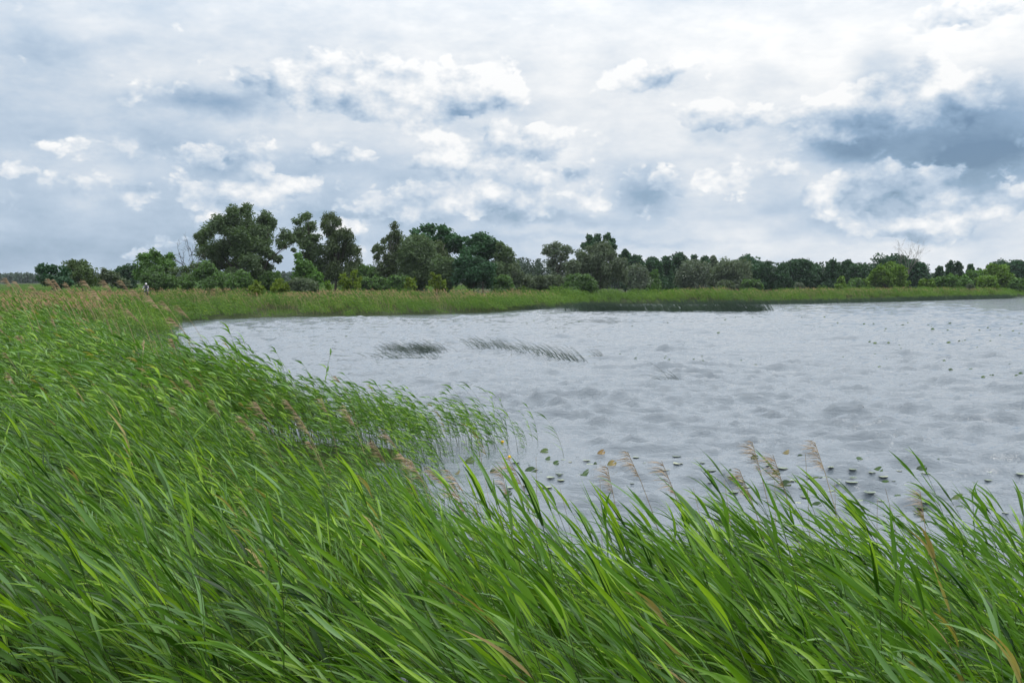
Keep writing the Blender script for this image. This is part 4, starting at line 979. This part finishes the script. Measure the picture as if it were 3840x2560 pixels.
# -- distant woods: masses nobody could count
def wood(name, label, D, px0, px1, tops, n, kind='wood_far', seed=0, leafpx=(2.6, 1.5)):
    r = np.random.default_rng(70+seed); C, Rr = [], []; pix = D/1000.
    for _ in range(n):
        px = r.uniform(px0, px1); ty = np.interp(px, [t[0] for t in tops], [t[1] for t in tops])+abs(r.normal(0, 4))-2
        dd = D*r.uniform(1, 1.12); q = at(px, ty, dd); w_ = r.uniform(8, 15)/FPX*dd; h = q[2]
        for j in range(8):
            t = j/7; C.append((q[0]+r.normal(0, w_*.2), q[1]+r.normal(0, w_*.4), h-w_*.5-t*(h-w_*.5-.5))); Rr.append(w_*(.45+1.0*min(t*2.5, 1)))
    v, f, a = leaf_cloud(r, np.array(C), np.array(Rr), leafpx[0]*pix, leafpx[1]*pix, 11, .3, 0, 1.1)
    tag(link(name, mesh(name, v, f, M[kind], False, {'lr': a})), label, 'wood', kind='stuff')
wood('distant_wood', 'thin blue line of distant wood along the horizon', 760, -900, 1400, [(-900, 1024), (0, 1024), (130, 1022), (600, 1022), (1400, 1018)], 420, leafpx=(3, 2.4))
wood('background_wood', 'dark wood in the middle distance behind the gap', 330, 1780, 2480, [(1780, 980), (1960, 966), (2040, 972), (2480, 975)], 130, seed=1)
wood('background_wood', 'dense dark wood filling in behind the right row of trees', 320, 2400, 3480, [(2400, 975), (2700, 985), (2900, 980), (3200, 984), (3480, 990)], 240, seed=2)
wood('background_wood', 'distant trees past the gap at the right end', 380, 3440, 4300, [(3440, 1028), (3600, 1020), (3700, 1000), (3840, 995), (4300, 990)], 120, seed=3)

# ------------------------------------------------------------------ cyclist on the bank path
def mat1(name, c, rough=.5): 
    m_ = new_mat(name); out_mat(principled(c, rough).outputs[0]); return m_
CL = {k_: mat1(k_, c) for k_, c in {'white helmet': (.8, .82, .84), 'slate jacket': (.10, .10, .13), 'pale sleeve': (.22, .21, .24), 'skin tone': (.45, .28, .2), 'yellow glove': (.65, .7, .2), 'black trousers': (.02, .02, .025), 'tyre rubber': (.015, .015, .015), 'bike metal': (.03, .03, .03), 'lamp glass': (.8, .8, .6)}.items()}
c_ = at(549, 1075, 111); gx_, gy_ = float(c_[0]), 111.0; gzz = 3.55-1.62
cyc = empty('person', (gx_, gy_, gzz), 'cyclist in white helmet and grey jacket riding toward the camera behind the reeds', 'person')
def skin(name, pts, edges, rad, mat, parent, root=0):
    m_ = bpy.data.meshes.new(name); m_.from_pydata(pts, edges, []); o = link(name, m_, parent)
    md = o.modifiers.new('skin', 'SKIN')
    for i_, q in enumerate(rad): m_.skin_vertices[0].data[i_].radius = (q, q)
    m_.skin_vertices[0].data[root].use_root = True
    s_ = o.modifiers.new('sub', 'SUBSURF'); s_.levels = 1; s_.render_levels = 1; m_.materials.append(mat); return o
skin('body', [(0, .25, .92), (0, .12, 1.15), (0, -.02, 1.34), (0, -.06, 1.44), (0, -.10, 1.54), (.13, .05, .9), (.14, -.12, .62), (.13, .02, .22), (.13, -.1, .17), (-.13, .05, .9), (-.14, -.16, .78), (-.13, -.05, .40), (-.13, -.17, .34),
               (.2, -.04, 1.34), (.27, -.2, 1.12), (.25, -.42, 1.0), (-.2, -.04, 1.34), (-.27, -.2, 1.12), (-.25, -.42, 1.0)],
     [(0, 1), (1, 2), (2, 3), (3, 4), (0, 5), (5, 6), (6, 7), (7, 8), (0, 9), (9, 10), (10, 11), (11, 12), (2, 13), (13, 14), (14, 15), (2, 16), (16, 17), (17, 18)],
     [.15, .15, .16, .055, .10, .10, .075, .05, .045, .10, .075, .05, .045, .07, .05, .04, .07, .05, .04], CL['slate jacket'], cyc)
def ball(name, c, s, mat, parent, seg=12):
    B = Buf(); v = []; f = []
    for i_ in range(seg//2+1):
        for j in range(seg):
            a, b = math.pi*i_/(seg//2), 2*math.pi*j/seg; v.append((c[0]+s[0]*math.sin(a)*math.cos(b), c[1]+s[1]*math.sin(a)*math.sin(b), c[2]+s[2]*math.cos(a)))
    for i_ in range(seg//2):
        for j in range(seg): f.append([i_*seg+j, (i_+1)*seg+j, (i_+1)*seg+(j+1) % seg, i_*seg+(j+1) % seg])
    B.add(v, f); return link(name, B.mesh(name, mat), parent)
ball('helmet', (0, -.09, 1.585), (.115, .15, .10), CL['white helmet'], cyc)
ball('face', (0, -.155, 1.53), (.072, .065, .09), CL['skin tone'], cyc)
for s_ in (1, -1):
    ball('glove', (.26*s_, -.45, .98), (.05, .06, .045), CL['yellow glove'], cyc)
    B = Buf(); B.tube([(.2*s_, -.05, 1.35), (.275*s_, -.2, 1.13), (.255*s_, -.4, 1.0)], [.082, .064, .052], 8); link('sleeve', B.mesh('sleeve', CL['pale sleeve']), cyc)
    B = Buf(); B.tube([(.07*s_, .2, .92), (.14*s_, -.12-.02*(s_ < 0), .63+.14*(s_ < 0)), (.13*s_, .0, .25+.17*(s_ < 0))], [.115, .088, .062], 8); link('trouser_leg', B.mesh('trouser_leg', CL['black trousers']), cyc)
bike = empty('bicycle', (gx_, gy_, gzz), 'dark bicycle ridden by the cyclist behind the reeds', 'bicycle')
for yy in (-.62, .45):
    B = Buf(); an = np.linspace(0, 2*math.pi, 25); B.tube(np.stack([0*an, yy+.33*np.cos(an), .34+.33*np.sin(an)], 1), .018, 6); w_ = link('wheel', B.mesh('wheel', CL['tyre rubber']), bike)
    B = Buf()
    for a in np.arange(10)*math.pi/10*2: B.tube([(0, yy, .34), (0, yy+.32*math.cos(a), .34+.32*math.sin(a))], .002, 3)
    link('spokes', B.mesh('spokes', CL['bike metal']), w_)
B = Buf()
for pth in ([(0, -.62, .34), (0, -.46, .95)], [(0, -.48, .85), (0, -.05, .32)], [(0, -.46, .92), (0, .18, .84)], [(0, -.05, .32), (0, .20, .92)], [(0, -.05, .32), (0, .45, .34)], [(0, .45, .34), (0, .18, .84)]): B.tube(pth, .017, 6)
link('frame', B.mesh('frame', CL['bike metal']), bike)
B = Buf(); B.tube([(-.31, -.43, .97), (-.15, -.48, .98), (0, -.48, .97), (.15, -.48, .98), (.31, -.43, .97)], .013, 6); link('handlebar', B.mesh('handlebar', CL['bike metal']), bike)
ball('saddle', (0, .22, .95), (.07, .13, .03), CL['tyre rubber'], bike); ball('headlight', (0, -.52, .88), (.045, .04, .045), CL['lamp glass'], bike)

# ------------------------------------------------------------------ air: a faint even haze over the whole place
HAZE = True
if HAZE:
    m = new_mat('haze'); pv = NT.nodes.new('ShaderNodeVolumePrincipled'); pv.inputs['Color'].default_value = (.80, .88, .97, 1)
    pv.inputs['Density'].default_value = .00010; pv.inputs['Anisotropy'].default_value = .2
    o_ = NT.nodes.new('ShaderNodeOutputMaterial'); NT.links.new(pv.outputs[0], o_.inputs['Volume'])
    x0, x1, y0, y1, z0, z1 = -2650, 2650, -520, 4250, -3, 30
    v = [(x, y, z) for z in (z0, z1) for y in (y0, y1) for x in (x0, x1)]
    f = [(0, 2, 3, 1), (4, 5, 7, 6), (0, 1, 5, 4), (2, 6, 7, 3), (0, 4, 6, 2), (1, 3, 7, 5)]
    tag(link('haze', mesh('haze', v, f, m, False)), 'thin even haze in the air over the lake', kind='stuff')
